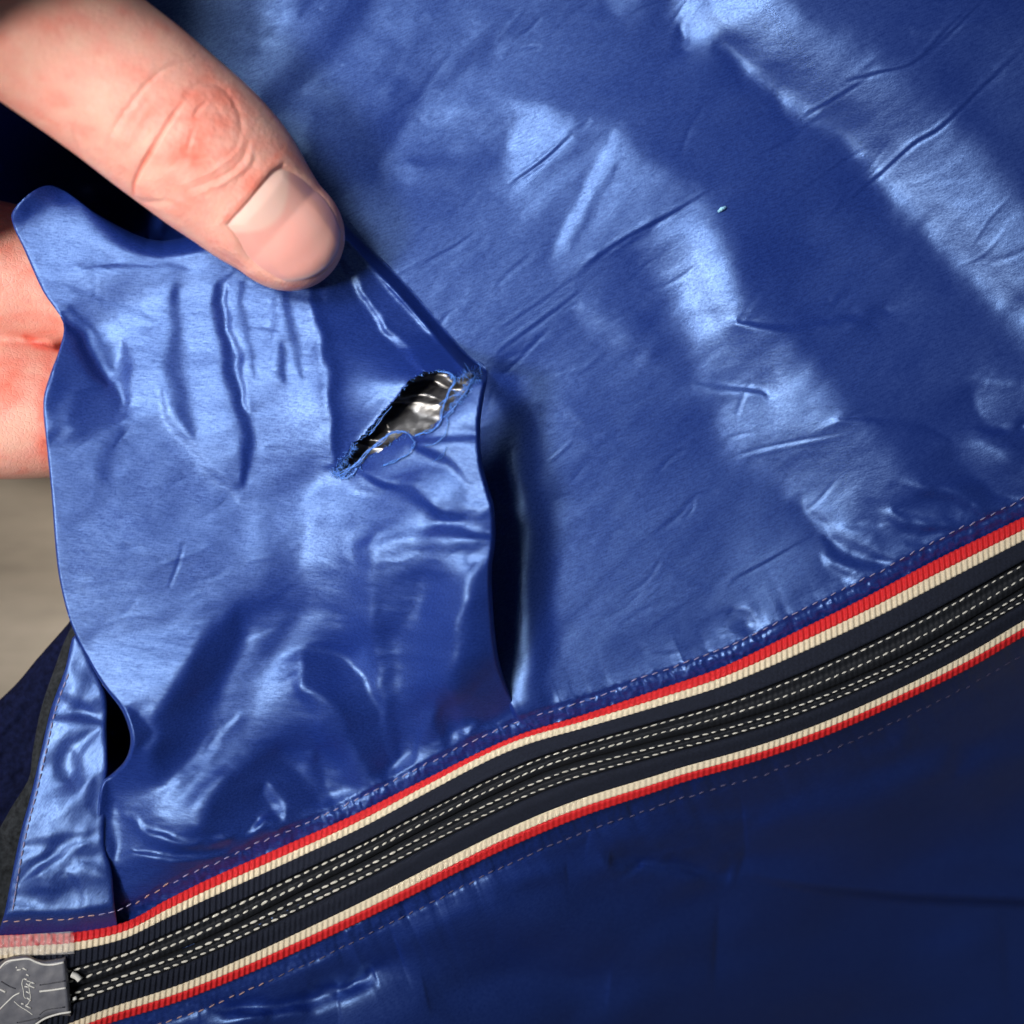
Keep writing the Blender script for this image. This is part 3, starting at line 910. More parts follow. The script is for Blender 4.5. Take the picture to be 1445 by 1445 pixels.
zP = 4 + hP * (0.2 + 0.8 * smooth(0, 60, dB)) + puckers(T, dB, 42, 2.8, 15, 38) - (0.70 + 2.2 * smooth(450, 1350, T.X)) * (np.clip(dB + 6, 0, None) / (1 + np.clip(dB, 0, None) / 520))
zP += 0.6 * noise2(T.X.shape, STEP, 5, 203, 1.6, -60) * (1 - smooth(16, 32, dB)) - 2.0 * np.exp(-((dB - 21) / 4) ** 2)
FOLDLINE = [(1036, 1226), (1090, 1240), (1157, 1251), (1291, 1264), (1460, 1270), (1600, 1272)]
fx = np.array(FOLDLINE)
fy_ = np.interp(T.X, fx[:, 0], fx[:, 1])
zP -= 60 * smooth(-2, 9, T.Y - fy_) * smooth(1020, 1330, T.X) * (1 - 0.6 * smooth(20, 220, T.Y - fy_))
zP += 18 * np.exp(-np.clip(fy_ - T.Y, 0, None) / 60) * (T.Y < fy_ + 9) * smooth(1020, 1330, T.X)
P_OUT = np.vstack([MID[3:] + np.array([0, 16]), [(1550, 1550), (-30, 1550), (-30, 1440)]])
lower = sheet("lower_panel", T, zP, P_OUT, M_right, jacket)
zPf = Field(-40, 780, X1, Y1, STEP); zPf.v = zP
zRf = Field(X0, Y0, X1, Y1, STEP); zRf.v = zR


# ------------------------------------------------------------------ striped zipper ribbon
ribbon = bpy.data.objects.new("zipper_ribbon", None)
COL.objects.link(ribbon)
ribbon.parent = jacket
ARC = US * L_mid
tuck = 1 - 0.45 * np.exp(-((G_mid[:, 0] - 700) / 130.0) ** 2)      # the red edge slips under the panel there
crisp = 0.35 + 0.65 * np.clip(smooth(560, 300, G_mid[:, 0]) + smooth(900, 1150, G_mid[:, 0]), 0, 1)   # how sharply the ribs stand


def cross(f):
    """f in [-1, 1]: -1 upper edge, 0 zipper slit, 1 lower edge -> picture points (NU, 2)"""
    f = np.broadcast_to(f, (NU,))[:, None]
    return np.where(f < 0, G_mid + (G_top - G_mid) * -f, G_mid + (G_bot - G_mid) * f)


def stripe(name, f0, f1, zf, mat, rib=1.3,  nv=9, phase=0.0, wob=0.0, seed=0):
    """one woven stripe from cross position f0 to f1 with raised cross ribs"""
    r = np.random.default_rng(seed)
    V = []
    per = 8.6
    jit = np.interp(np.arange(NU), np.arange(0, NU, 8), r.normal(0, 1, len(np.arange(0, NU, 8))))
    rb = np.sin(ARC / per * 2 * np.pi + phase + 0.25 * jit)
    for k in range(nv):
        t = k / (nv - 1)
        f = f0 * (1 - t) + f1 * t
        p = cross(f)
        edge = min(t, 1 - t) * (nv - 1)
        e = 1.0 if edge >= 1 else 0.0
        z = zf(f0 * (1 - t) + f1 * t) + rib * crisp * rb * (0.45 + 0.55 * e) - (0.9 if e == 0 else 0)
        p = p + np.stack([np.zeros(NU), wob * rb * (1 if k in (0, nv - 1) else 0)], 1)
        V.append(P(p[:, 0], p[:, 1], z))
    # turn the two edges down so the stripe has thickness
    lo = []
    for k in (0, nv - 1):
        q = V[k].copy(); q[:, 2] -= 5 * S
        lo.append(q)
    V = [lo[0]] + V + [lo[1]]
    n2 = len(V)
    A = np.stack(V, 1).reshape(-1, 3)
    i = np.arange(NU - 1)[:, None]
    k = np.arange(n2 - 1)[None, :]
    a = (i * n2 + k).ravel()
    F = np.stack([a, a + n2, a + n2 + 1, a + 1], 1)[:, ::-1]
    return link_mesh(name, A, F, mat, ribbon)


def zrib(f):
    f = np.asarray(f, float)
    a = np.abs(f)
    z = 17 + 6 * np.exp(-((a - 0.42) / 0.16) ** 2) - 5 * smooth(0.86, 1.0, a)
    return np.broadcast_to(z, (NU,)) - 10 * smooth(0.9, 1.0, US) * (f > 0)


UA = -1 + 0 * US
red_u = -1 + 0.175 * tuck
cre_u = red_u + 0.155
red_l = 1 - 0.165
cre_l = red_l - 0.160
stripe("red_stripe", -1 + 0 * US, red_u, zrib, M_red, 1.5, 9, 0.0, 0.5, 1)
stripe("cream_stripe", red_u, cre_u, zrib, M_cream, 1.6, 9, 0.4, 0.4, 2)
stripe("navy_stripe", cre_u, -0.385 + 0 * US, zrib, M_navy, 1.6 * smooth(620, 250, G_mid[:, 0]) + 0.15, 13, 0.2, 0.0, 3)
stripe("navy_stripe", 0.325 + 0 * US, cre_l + 0 * US, zrib, M_navy, 1.6 * smooth(620, 250, G_mid[:, 0]) + 0.15, 13, 1.2, 0.0, 4)
stripe("cream_stripe", cre_l + 0 * US, red_l + 0 * US, zrib, M_cream, 1.6, 9, 1.4, 0.4, 5)
stripe("red_stripe", red_l + 0 * US, 1 + 0 * US, zrib, M_red, 1.5, 9, 1.0, 0.5, 6)


def zcoil(f):
    f = np.asarray(f, float)
    a = np.abs(f) / np.where(f < 0, 0.385, 0.325)
    z = 4 + 7.5 * np.exp(-((a - 0.30) / 0.20) ** 2) + 7.5 * np.exp(-((a - 0.82) / 0.20) ** 2)
    return np.broadcast_to(z, (NU,))


stripe("zip_tape", -0.395 + 0 * US, -0.012 + 0 * US, zcoil, M_coil, 0.5, 17, 0, 0, 7)
stripe("zip_tape", 0.012 + 0 * US, 0.335 + 0 * US, zcoil, M_coil, 0.5, 17, 0, 0, 8)
# backing tape that closes the slit
stripe("zip_backing", -0.1 + 0 * US, 0.1 + 0 * US, lambda f: np.broadcast_to(-6.0 + 0 * np.asarray(f), (NU,)), M_coil, 0.3, 4, 0, 0, 9)

# stitches: four rows of short white thread
bm = bmesh.new()
bmesh.ops.create_icosphere(bm, subdivisions=1, radius=1.0)
stitch_me = bpy.data.meshes.new("stitch")
bm.to_mesh(stitch_me); bm.free()
stitch_me.polygons.foreach_set("use_smooth", np.ones(len(stitch_me.polygons), bool))
stitch_me.materials.append(M_white)
rows = [(-0.325, 4.0, 0.0), (-0.138, 6.0, 0.4), (0.112, -4.0, 0.2), (0.262, -6.0, 0.7)]
spots = []
for f, tilt, ph in rows:
    c = cross(f)
    arc = np.concatenate([[0], np.cumsum(np.hypot(*(c[1:] - c[:-1]).T))])
    zz = zcoil(f)
    s = 158 + ph * 13
    while s < arc[-1] - 70:
        x, y = np.interp(s, arc, c[:, 0]), np.interp(s, arc, c[:, 1])
        x2, y2 = np.interp(s + 4, arc, c[:, 0]), np.interp(s + 4, arc, c[:, 1])
        z = float(np.interp(s, arc, zz)) + 0.6
        ang = math.atan2(-(y2 - y), x2 - x) + math.radians(tilt + random.gauss(0, 2.5))
        big = 1.0 if x < 500 else 0.88
        spots.append((x, y, z, ang, random.uniform(0.85, 1.12) * big))
        s += 13.6 * random.uniform(0.93, 1.07) * (1.04 if x < 450 else 0.95)
spots.sort(key=lambda q: q[0])


def place_stitch(name, me, x, y, z, ang, ln, wd, ht, parent):
    o = bpy.data.objects.new(name, me)
    o.location = P(x, y, z)
    o.rotation_euler = (0, 0, ang)
    o.scale = (ln * S, wd * S, ht * S)
    COL.objects.link(o)
    o.parent = parent
    return o


for x, y, z, ang, k in spots[:296]:
    place_stitch("stitch", stitch_me, x, y, z, ang, 5.9 * k, (1.95 if x < 560 else 1.5) * k, 1.7, ribbon)
sv = np.array([v.co[:] for v in stitch_me.vertices])
sf = np.array([list(p.vertices) for p in stitch_me.polygons])
VV, FF = [], []
for n_, (x, y, z, ang, k) in enumerate(spots[296:]):
    q = sv * np.array([5.9 * k, (1.95 if x < 560 else 1.5) * k, 1.7]) * S
    ca, sa = math.cos(ang), math.sin(ang)
    q = np.stack([q[:, 0] * ca - q[:, 1] * sa, q[:, 0] * sa + q[:, 1] * ca, q[:, 2]], 1) + P(x, y, z)
    VV.append(q); FF.append(sf + n_ * len(sv))
far = link_mesh("stitching", np.vstack(VV), np.vstack(FF), M_white, ribbon)
far["kind"] = "stuff"

# seam stitches on both panels
seam_me = stitch_me.copy(); seam_me.name = "seam_stitch"; seam_me.materials[0] = M_violet
tan_me = stitch_me.copy(); tan_me.name = "seam_stitch"; tan_me.materials[0] = M_tan


def seam(line, off, zfun, parent, x_lo, x_hi, tan_to, sgn):
    s = spline(line, 24)
    arc = np.concatenate([[0], np.cumsum(np.hypot(*(s[1:] - s[:-1]).T))])
    t = 20.0
    while t < arc[-1] - 20:
        x, y = np.interp(t, arc, s[:, 0]), np.interp(t, arc, s[:, 1])
        x2, y2 = np.interp(t + 5, arc, s[:, 0]), np.interp(t + 5, arc, s[:, 1])
        nx, ny = (y2 - y) / 5, -(x2 - x) / 5
        o = off(x) + random.gauss(0, 0.7)
        x, y = x + nx * o * sgn, y + ny * o * sgn
        if x_lo < x < x_hi:
            z = float(zfun(x, y)) + 0.9
            ang = math.atan2(-(y2 - y) - 0 * y, x2 - x) if False else math.atan2(ny * -1 * 0 + (-(np.interp(t + 5, arc, s[:, 1]) - np.interp(t, arc, s[:, 1]))), np.interp(t + 5, arc, s[:, 0]) - np.interp(t, arc, s[:, 0]))
            place_stitch("seam_stitch", tan_me if x < tan_to else seam_me, x, y, z, ang + math.radians(random.gauss(6, 5)), random.uniform(4.8, 6.2), 1.15, 1.3, parent)
        t += random.uniform(14.5, 16.5)


seam(TOP, lambda x: 19 + 5 * (x > 900), lambda x, y: zRf.sample(x, y), front, 760, 1450, 0, 1)
seam(TOP, lambda x: 18, lambda x, y: TL.sample(x, y), fold, 190, 755, 240, 1)
seam(TOP, lambda x: 20, lambda x, y: zHf.sample(x, y), hem, -5, 190, 140, 1)
low_me = stitch_me.copy(); low_me.name = "seam_stitch"
M_dark = plain("shaded_violet_seam_thread", (0.085, 0.075, 0.15), 0.6, 0.3, 0.0003)  # the violet thread, its colour darkened for the shaded lower panel
low_me.materials[0] = M_dark
seam_me = low_me
seam(BOT, lambda x: 21, lambda x, y: zPf.sample(x, y), lower, 170, 1450, 380, -1)
seam_me = stitch_me.copy(); seam_me.name = "seam_stitch"; seam_me.materials[0] = M_violet
# stitch line down the hem facing
hl = spline(np.array([(96, 944), (76, 1000), (62, 1060), (48, 1120), (33, 1180), (22, 1240), (14, 1290)], float), 10)
for k in range(2, len(hl) - 1, 2):
    x, y = hl[k]
    dx, dy = hl[k + 1] - hl[k - 1]
    place_stitch("seam_stitch", seam_me, x + 3, y, float(zHf.sample(x + 3, y)) + 1.0, math.atan2(-dy, dx), 5.5, 1.3, 1.3, hem)

# ------------------------------------------------------------------ zipper stop at the lower left corner and the clear film over it
stop = bpy.data.objects.new("zipper_stop", None)
COL.objects.link(stop); stop.parent = jacket
STOP_OUT = spline(np.array([(-40, 1420), (-40, 1372), (-6, 1360), (14, 1350), (38, 1347), (50, 1352), (66, 1354), (88, 1351), (94, 1352), (98, 1390), (101, 1430), (96, 1434), (76, 1434), (58, 1442), (40, 1460), (-40, 1470)], float), 4, True)
TS = Field(-60, 1330, 130, 1480, 1.5)
ds = -poly_sdf(TS.X, TS.Y, STOP_OUT)
zs = 18 + 15 * np.sqrt(np.clip(1 - (1 - np.clip(ds / 7.0, 0, 1)) ** 2, 0, 1)) + 0.12 * noise2(TS.X.shape, 1.5, 14, 71)
sheet("stop_body", TS, zs, STOP_OUT, M_stop, stop)


def bead(name, pts, r, mat, parent, z=33.0, sides=6, flat=1.0, n=6):
    s = spline(np.array(pts, float), n) if len(pts) > 2 else np.array(pts, float)
    V, F = tube_verts(P(s[:, 0], s[:, 1], np.full(len(s), z)), r * S, sides)
    return link_mesh(name, V, F, mat, parent)


for pts in [[(0, 1366), (10, 1357), (26, 1354), (40, 1353), (50, 1357), (62, 1361), (76, 1361), (90, 1358)],
            [(56, 1399), (74, 1397), (93, 1394)], [(-8, 1392), (0, 1396), (8, 1400)],
            [(100, 1428), (82, 1431), (64, 1437), (50, 1446)]]:
    bead("raised_edge", pts, 1.6, M_emboss, stop)
for pts in [[(56, 1390), (75, 1387), (92, 1384)], [(2, 1385), (14, 1392), (22, 1395)], [(56, 1432), (66, 1425), (92, 1421)], [(24, 1443), (40, 1440), (56, 1436)]]:
    bead("moulded_line", pts, 1.1, M_groove, stop, 32.6)
# raised cursive script running up the plastic, with its flourish
script = [[(30, 1368), (24, 1369)], [(23, 1366), (24, 1364)], [(32, 1366), (38, 1369)], [(37, 1375), (41, 1377)], [(34, 1381), (39, 1383)], [(44, 1386), (49, 1388)],
          [(37, 1388), (42, 1391), (49, 1394)], [(35, 1392), (41, 1393)], [(37, 1399), (42, 1402)], [(38, 1408), (44, 1412)], [(34, 1417), (30, 1416)],
          [(33, 1381), (31, 1388), (33, 1397), (34, 1406), (37, 1409)], [(36, 1419), (44, 1423)], [(20, 1413), (28, 1420), (38, 1426), (46, 1432)],
          [(38, 1384), (43, 1386), (41, 1392), (42, 1399), (43, 1408), (40, 1416), (36, 1419)]]
for pts in script:
    bead("lettering", pts, 1.15 if len(pts) < 4 else 0.75, M_emboss, stop, 33.2)
bead("flourish", [(0, 1424), (10, 1414), (20, 1405), (28, 1401)], 1.2, M_emboss, stop, 32.8)
# metal end of the zip
bead("zip_end_pin", [(101, 1375), (108, 1378), (113, 1383)], 4.6, M_emboss, stop, 20, 8)
bead("zip_end_pin", [(103, 1410), (108, 1408)], 2.6, M_emboss, stop, 20, 8)

TC = Field(-60, 1300, 120, 1460, 2.0)
CL_OUT = np.array([(-50, 1322), (30, 1319), (104, 1314), (105, 1346), (60, 1348), (20, 1347), (-50, 1352)], float)
zc = 25 + 1.6 * noise2(TC.X.shape, 2.0, 7, 81)
sheet("clear_film", TC, zc, CL_OUT, M_clear, jacket)

# ------------------------------------------------------------------ frayed threads around the tear
threads = [([(472, 668), (486, 664), (500, 655), (522, 634), (545, 616), (562, 608), (577, 613), (584, 624), (577, 639), (556, 652), (540, 656)], 1.3, 8),
           ([(476, 672), (492, 664), (512, 648), (530, 630), (552, 612), (566, 610)], 1.8, 9),
           ([(600, 630), (615, 626), (626, 615), (631, 600), (630, 588)], 1.0, 4),
           ([(586, 614), (604, 609), (619, 597), (624, 578), (631, 558), (641, 538), (632, 526), (618, 524)], 1.9, 6),
           ([(620, 572), (634, 562), (650, 553), (662, 540), (672, 530)], 1.4, 7),
           ([(624, 590), (640, 575), (655, 556), (668, 540)], 1.5, 5),
           ([(633, 548), (642, 552), (648, 552), (656, 545)], 0.9, 8),
           ([(474, 668), (484, 675), (496, 670), (504, 660)], 1.7, 4),
           ([(480, 676), (488, 668), (494, 655)], 1.2, 5),
           ([(540, 656), (556, 652), (566, 646)], 0.9, 4),
           ([(656, 512), (662, 522), (670, 528)], 0.8, 5),
           ([(676, 512), (678, 520), (680, 530)], 0.9, 4),
           ([(644, 566), (636, 572), (640, 580), (632, 588)], 1.1, 5),
           ([(610, 652), (622, 644), (630, 630)], 0.7, 3),
           ([(520, 612), (534, 596), (552, 572)], 1.0, 3)]
for pts, r, lift in threads:
    for strand in range(2):
        s = spline(np.array(pts, float), 7)
        k = np.convolve(rng.standard_normal((len(s) + 8)), np.ones(4) / 2, 'same')[4:4 + len(s)]
        s = s + np.stack([np.roll(k, 2), k], 1) * 0.7 + strand * np.stack([np.sin(np.arange(len(s)) * 0.55), np.cos(np.arange(len(s)) * 0.55)], 1) * 1.4
        z = np.maximum(z_fold(s[:, 0], s[:, 1]), 40) + lift * np.sin(np.linspace(0.25, 2.7, len(s))) + 1 + strand
        V, F = tube_verts(P(s[:, 0], s[:, 1], z), r * (0.48 if strand == 0 else 0.30) * S, 6)
        link_mesh("frayed_thread", V, F, M_thread, fold)
# short fibres along the torn edge: too many and too fine to count
VV, FF, nb = [], [], 0
edge = np.vstack([TEAR, TEAR[:1]])
for i in range(len(edge) - 1):
    a, b_ = edge[i], edge[i + 1]
    d = b_ - a
    ln = np.hypot(*d)
    nrm = np.array([-d[1], d[0]]) / (ln + 1e-9)
    ends = min(np.hypot(*(a - (472, 668))), np.hypot(*(a - (678, 526))))
    for _ in range(int(ln * (2.2 if ends < 45 else 0.30) + random.random())):
        p0 = a + d * random.random()
        out = random.choice([1, 1, -1]) * random.uniform(1, 9 if ends < 45 else 5)
        p2 = p0 + nrm * out + d / ln * random.uniform(-6, 6)
        p1 = (p0 + p2) / 2 + nrm * random.uniform(-2, 2)
        s = np.array([p0, p1, p2])
        z = np.maximum(z_fold(s[:, 0], s[:, 1]), 38) + np.array([0.5, random.uniform(2, 6), random.uniform(1, 5)])
        V, F = tube_verts(P(s[:, 0], s[:, 1], z), random.uniform(0.25, 0.5) * S, 3)
        VV.append(V); FF += [tuple(k + nb for k in f) for f in F]; nb += len(V)
fr = link_mesh("torn_edge_fibres", np.vstack(VV), FF, M_thread, fold)
fr["kind"] = "stuff"

# lint speck on the panel
zq = float(zRf.sample(1018, 295))
s = np.array([(1013, 299), (1018, 295), (1024, 292)], float)
V, F = tube_verts(P(s[:, 0], s[:, 1], np.array([zq + 3, zq + 5, zq + 3])), np.array([1.6, 3.0, 2.0]) * S, 6)
lint = link_mesh("lint_speck", V, F, M_lint)
lint["label"] = "tiny pale blue lint speck lying on the right side of the jacket panel"
lint["category"] = "lint"

# ------------------------------------------------------------------ the hand
AX = np.array([(-420, -330, 330, 190), (-260, -210, 310, 165), (-120, -100, 285, 142), (-40, -38, 262, 129), (52, 32, 232, 121), (132, 92, 205, 117.5), (180, 128, 190, 116.5), (228, 167, 176, 115), (277, 207, 164, 112.5), (322, 248, 152, 106.5),
               (363, 291, 140, 94), (396, 323, 128, 82)], float)
axs = spline(AX, 14)
tip = np.array([471.0, 381.0])
d_end = (tip - axs[-1, :2])
L_end = np.hypot(*d_end)
n_end = 40
tt = np.sin(np.linspace(0, math.pi / 2, n_end + 1))[1:]
cap = np.stack([axs[-1, 0] + d_end[0] * tt, axs[-1, 1] + d_end[1] * tt, 128 - 26 * tt, np.sqrt(np.clip(1 - tt ** 2.25, 0, 1)) * 82 * (1 - 0.02 * tt)], 1)
axs = np.vstack([axs, cap])


def loft(a, flat=0.82, nseg=72, rx=1.0):
    """rounded tube with centres, heights and radii in photo units -> world verts, faces"""
    n = len(a)
    d = np.gradient(a[:, :2], axis=0)
    d /= np.linalg.norm(d, axis=1)[:, None] + 1e-9
    # ends: keep the direction steady
    pn = np.stack([-d[:, 1], d[:, 0]], 1)
    th = np.arange(nseg) * 2 * np.pi / nseg
    c, s_ = np.cos(th), np.sin(th)
    px = a[:, 0, None] + a[:, 3, None] * rx * c * pn[:, 0, None]
    py = a[:, 1, None] + a[:, 3, None] * rx * c * pn[:, 1, None]
    pz = a[:, 2, None] + a[:, 3, None] * flat * s_
    V = P(px, py, pz).reshape(-1, 3)
    F = []
    for i in range(n - 1):
        for k in range(nseg):
            k2 = (k + 1) % nseg
            F.append((i * nseg + k, (i + 1) * nseg + k, (i + 1) * nseg + k2, i * nseg + k2))
    F.append(tuple(range(nseg)))
    F.append(tuple((n - 1) * nseg + k for k in range(nseg))[::-1])
    return V, F


def capsule_chain(pts):
    """finger from joints (x, y, z, r), rounded at both ends"""
    a = spline(np.array(pts, float), 10)
    t = np.sin(np.linspace(0, math.pi / 2, 12))[1:]
    d = a[-1, :3] - a[-4, :3]; d /= np.linalg.norm(d)
    e = np.stack([np.append(a[-1, :3] + d * a[-1, 3] * q, a[-1, 3] * math.sqrt(max(1 - q * q, 0))) for q in t])
    d0 = a[0, :3] - a[3, :3]; d0 /= np.linalg.norm(d0)
    e0 = np.stack([np.append(a[0, :3] + d0 * a[0, 3] * q, a[0, 3] * math.sqrt(max(1 - q * q, 0))) for q in t[::-1]])
    return np.vstack([e0, a, e])


pieces = [loft(axs)]
# index and middle finger curled under the fold; ring and little finger curled beyond the frame; palm and wrist
fingers = [[(-520, 120, 60, 112), (-330, 290, 10, 104), (-140, 372, -50, 108), (-10, 382, -72, 100), (70, 396, -80, 86), (150, 418, -84, 74), (215, 436, -80, 66)],
           [(-560, 260, 30, 112), (-380, 470, -20, 106), (-170, 556, -60, 108), (-20, 574, -74, 102), (60, 582, -86, 94), (140, 590, -96, 78), (200, 588, -92, 66)],
           [(-620, 360, 0, 108), (-480, 540, -60, 100), (-340, 625, -120, 92), (-230, 640, -150, 84), (-170, 640, -160, 72)],
           [(-690, 430, -20, 96), (-600, 570, -90, 88), (-490, 650, -150, 82), (-390, 680, -190, 74), (-340, 685, -200, 66)]]
for f in fingers:
    pieces.append(loft(capsule_chain(f), 1.0, 40))
pieces.append(loft(capsule_chain([(-330, -150, 270, 150), (-190, 40, 215, 125), (-168, 180, 160, 114), (-205, 310, 70, 114), (-300, 380, 10, 110)]), 1.0, 40))
pieces.append(loft(capsule_chain([(-360, -280, 250, 200), (-480, -160, 180, 240), (-600, 20, 120, 250), (-640, 200, 60, 230), (-660, 330, 20, 170)]), 0.75, 40))
pieces.append(loft(capsule_chain([(-520, -120, 160, 230), (-760, -260, 160, 250), (-1000, -420, 150, 250), (-1200, -540, 140, 260)]), 0.85, 40))
VV, FF, nb = [], [], 0
for V, F in pieces:
    VV.append(V); FF += [tuple(k + nb for k in f) for f in F]; nb += len(V)
raw = link_mesh("hand_cage", np.vstack(VV), FF, M_skin)
bm = bmesh.new(); bm.from_mesh(raw.data)
bmesh.ops.remove_doubles(bm, verts=bm.verts, dist=1e-7)
bmesh.ops.recalc_face_normals(bm, faces=bm.faces)
bm.to_mesh(raw.data); bm.free()
md = raw.modifiers.new("join", 'REMESH')
md.mode = 'VOXEL'; md.voxel_size = 0.00055; md.use_smooth_shade = True
sm_ = raw.modifiers.new("ease", 'SMOOTH'); sm_.factor = 0.5; sm_.iterations = 6
dg = bpy.context.evaluated_depsgraph_get()
skin_me = bpy.data.meshes.new_from_object(raw.evaluated_get(dg))
bpy.data.objects.remove(raw)
skin_me.name = "hand"


def to_px(V):
    z = V[:, 2] / S
    k = (HP - z) / HP * S
    return V[:, 0] / k + C0, C0 - V[:, 1] / k, z


# finer mesh where the photo looks at the skin
bm = bmesh.new(); bm.from_mesh(skin_me)
co = np.array([v.co[:] for v in bm.verts])
vx, vy, vz = to_px(co)
bm.verts.ensure_lookup_table()
inside = (vx > -25) & (vx < 510) & (vy > -25) & (vy < 430) & (vz > 95)
ed = [e for e in bm.edges if inside[e.verts[0].index] and inside[e.verts[1].index]]
bmesh.ops.subdivide_edges(bm, edges=ed, cuts=2, use_grid_fill=True, smooth=0.3)
bm.to_mesh(skin_me); bm.free()
skin_me.materials.clear(); skin_me.materials.append(M_skin)
nv_ = len(skin_me.vertices)
co = np.empty(nv_ * 3, np.float32); skin_me.vertices.foreach_get("co", co); co = co.reshape(-1, 3).astype(float)
no = np.empty(nv_ * 3, np.float32); skin_me.vertices.foreach_get("normal", no); no = no.reshape(-1, 3).astype(float)
vx, vy, vz = to_px(co)

NAIL_A = spline(np.array([(318, 318), (343, 290), (364, 263), (383, 240), (399, 231)], float), 10)       # cuticle
NAIL_B = spline(np.array([(399, 231), (424, 244), (449, 268), (469, 297), (481, 326)], float), 10)       # upper side
NAIL_C = spline(np.array([(390, 396), (415, 397), (440, 391), (463, 376), (478, 352), (481, 326)], float), 8)  # free edge
NAIL_D = spline(np.array([(318, 318), (332, 336), (344, 358), (362, 380), (390, 396)], float), 10)       # lower side
NAIL = np.vstack([NAIL_A, NAIL_B[1:], NAIL_C[::-1][1:], NAIL_D[::-1][1:-1]])

DM = Field(-30, -30, 530, 430, 1.0, 0.0)       # skin relief, tenths of a millimetre
for pts, w, a in [([(258, 143), (240, 170), (222, 200), (204, 228), (191, 255), (188, 276)], 3.4, -4.0),
                  ([(188, 272), (194, 282), (212, 286), (245, 284)], 4, -1.4),
                  ([(256, 146), (274, 122), (300, 118), (326, 138), (339, 172), (336, 208)], 4, -1.2),
                  ([(150, 206), (163, 178), (188, 142), (222, 104), (262, 88), (300, 92)], 4, -1.6),
                  ([(108, 168), (107, 192), (120, 226)], 4, -1.2),
                  ([(272, 168), (280, 155), (292, 144)], 3, -2.2),
                  ([(266, 212), (270, 190), (276, 178)], 3, -1.4),
                  ([(352, 196), (343, 222), (318, 245), (262, 270)], 3, -1.3),
                  ([(358, 206), (348, 232), (322, 254), (270, 278)], 3, 1.1),
                  ([(344, 190), (334, 214), (308, 236), (262, 258)], 3, 0.9),
                  ([(364, 218), (352, 240), (330, 260)], 3, -0.9),
                  ([(215, 215), (230, 192), (250, 165)], 4, 1.2),
                  ([(236, 240), (262, 222), (300, 228)], 3, -0.7),
                  ([(290, 160), (310, 160), (325, 178)], 3, -0.6),
                  ([(180, 205), (196, 172), (226, 134)], 5, 0.7),
                  ([(300, 352), (320, 364), (350, 382)], 3, -1.0),
                  ([(310, 345), (330, 358)], 3, 1.0)]:
    DM.add(pts, w, a)
rr = np.hypot((DM.X - 285) * 0.9, DM.Y - 190)
DM.v += 3.2 * np.exp(-(rr / 62) ** 2)                       # knuckle
fine_n = noise2(DM.v.shape, 1.0, 6, 91, 1.6, -40)
DM.v += 0.16 * fine_n * np.exp(-(rr / 80) ** 2) + 0.06 * fine_n
wr = np.sin((DM.X * 0.79 + DM.Y * 0.61) / 1.9 + 2.0 * noise2(DM.v.shape, 1.0, 30, 92)) * np.exp(-(((DM.X - 330) * 0.79 + (DM.Y - 235) * 0.61) / 22) ** 2)
DM.v += 0.20 * wr * np.exp(-(((DM.X - 320) * -0.61 + (DM.Y - 240) * 0.79) / 55) ** 2)
sdn = poly_sdf(DM.X, DM.Y, NAIL)
DM.v += 1.2 * np.exp(-((sdn - 7) / 7.0) ** 2) * (sdn > -20) * smooth(14, 40, seg_dist(DM.X, DM.Y, NAIL_C)[0])
DM.v += -4.5 * (1 - smooth(-8, 2, sdn))
D = DM.sample(vx, vy)
okm = (vx > -28) & (vx < 528) & (vy > -28) & (vy < 428) & (vz > 95)
D = np.where(okm, D * smooth(-0.05, 0.35, no[:, 2]), 0)
co2 = co + no * (D * S)[:, None]
skin_me.vertices.foreach_set("co", co2.astype(np.float32).ravel())
skin_me.update()

RD = Field(-30, -30, 530, 700, 2.0, 0.20)      # blood under the skin, with shade painted along creases and beside the cloth
RD.poly([(250, 150), (290, 118), (335, 150), (340, 215), (300, 250), (250, 250), (225, 215)], 26, 0.50)
RD.stroke([(272, 170), (292, 142)], 10, 0.62)
RD.stroke([(268, 206), (276, 180)], 8, 0.5)
RD.stroke([(392, 220), (370, 248), (345, 278), (322, 306)], 15, 0.58)
RD.stroke([(300, 345), (330, 372), (380, 398)], 12, 0.30)
RD.stroke([(455, 390), (478, 360), (486, 330)], 9, 0.0)
RD.stroke([(420, 225), (455, 262), (478, 300)], 9, 0.34)
RD.stroke([(256, 145), (222, 200), (191, 255), (188, 276)], 3.0, 0.72)
RD.stroke([(150, 206), (188, 142), (222, 104)], 3.0, 0.35)
RD.poly([(-30, 500), (20, 510), (40, 545), (10, 580), (-30, 580)], 20, 0.55)
RD.poly([(-30, 240), (40, 260), (90, 420), (86, 490), (30, 470), (-30, 420)], 16, 0.34)  # painted shade of the cloth on the upper finger
RD.stroke([(34, 474), (56, 486), (84, 494)], 7, 0.9)  # painted dark line in the crease between the fingers
RD.stroke([(70, 500), (62, 570), (64, 660)], 12, 0.55)  # painted shade along the cloth's edge
red = RD.sample(vx, vy) + 0.05 * rng.standard_normal(1)[0] * 0
at_ = skin_me.attributes.new("redness", 'FLOAT', 'POINT')
at_.data.foreach_set("value", red.astype(np.float32))
skin_me.polygons.foreach_set("use_smooth", np.ones(len(skin_me.polygons), bool))
hand = bpy.data.objects.new("hand", skin_me)
COL.objects.link(hand)
hand["label"] = "bare fair-skinned hand pinching the blue jacket, thumb on top and fingers curled under the cloth"
hand["category"] = "hand"


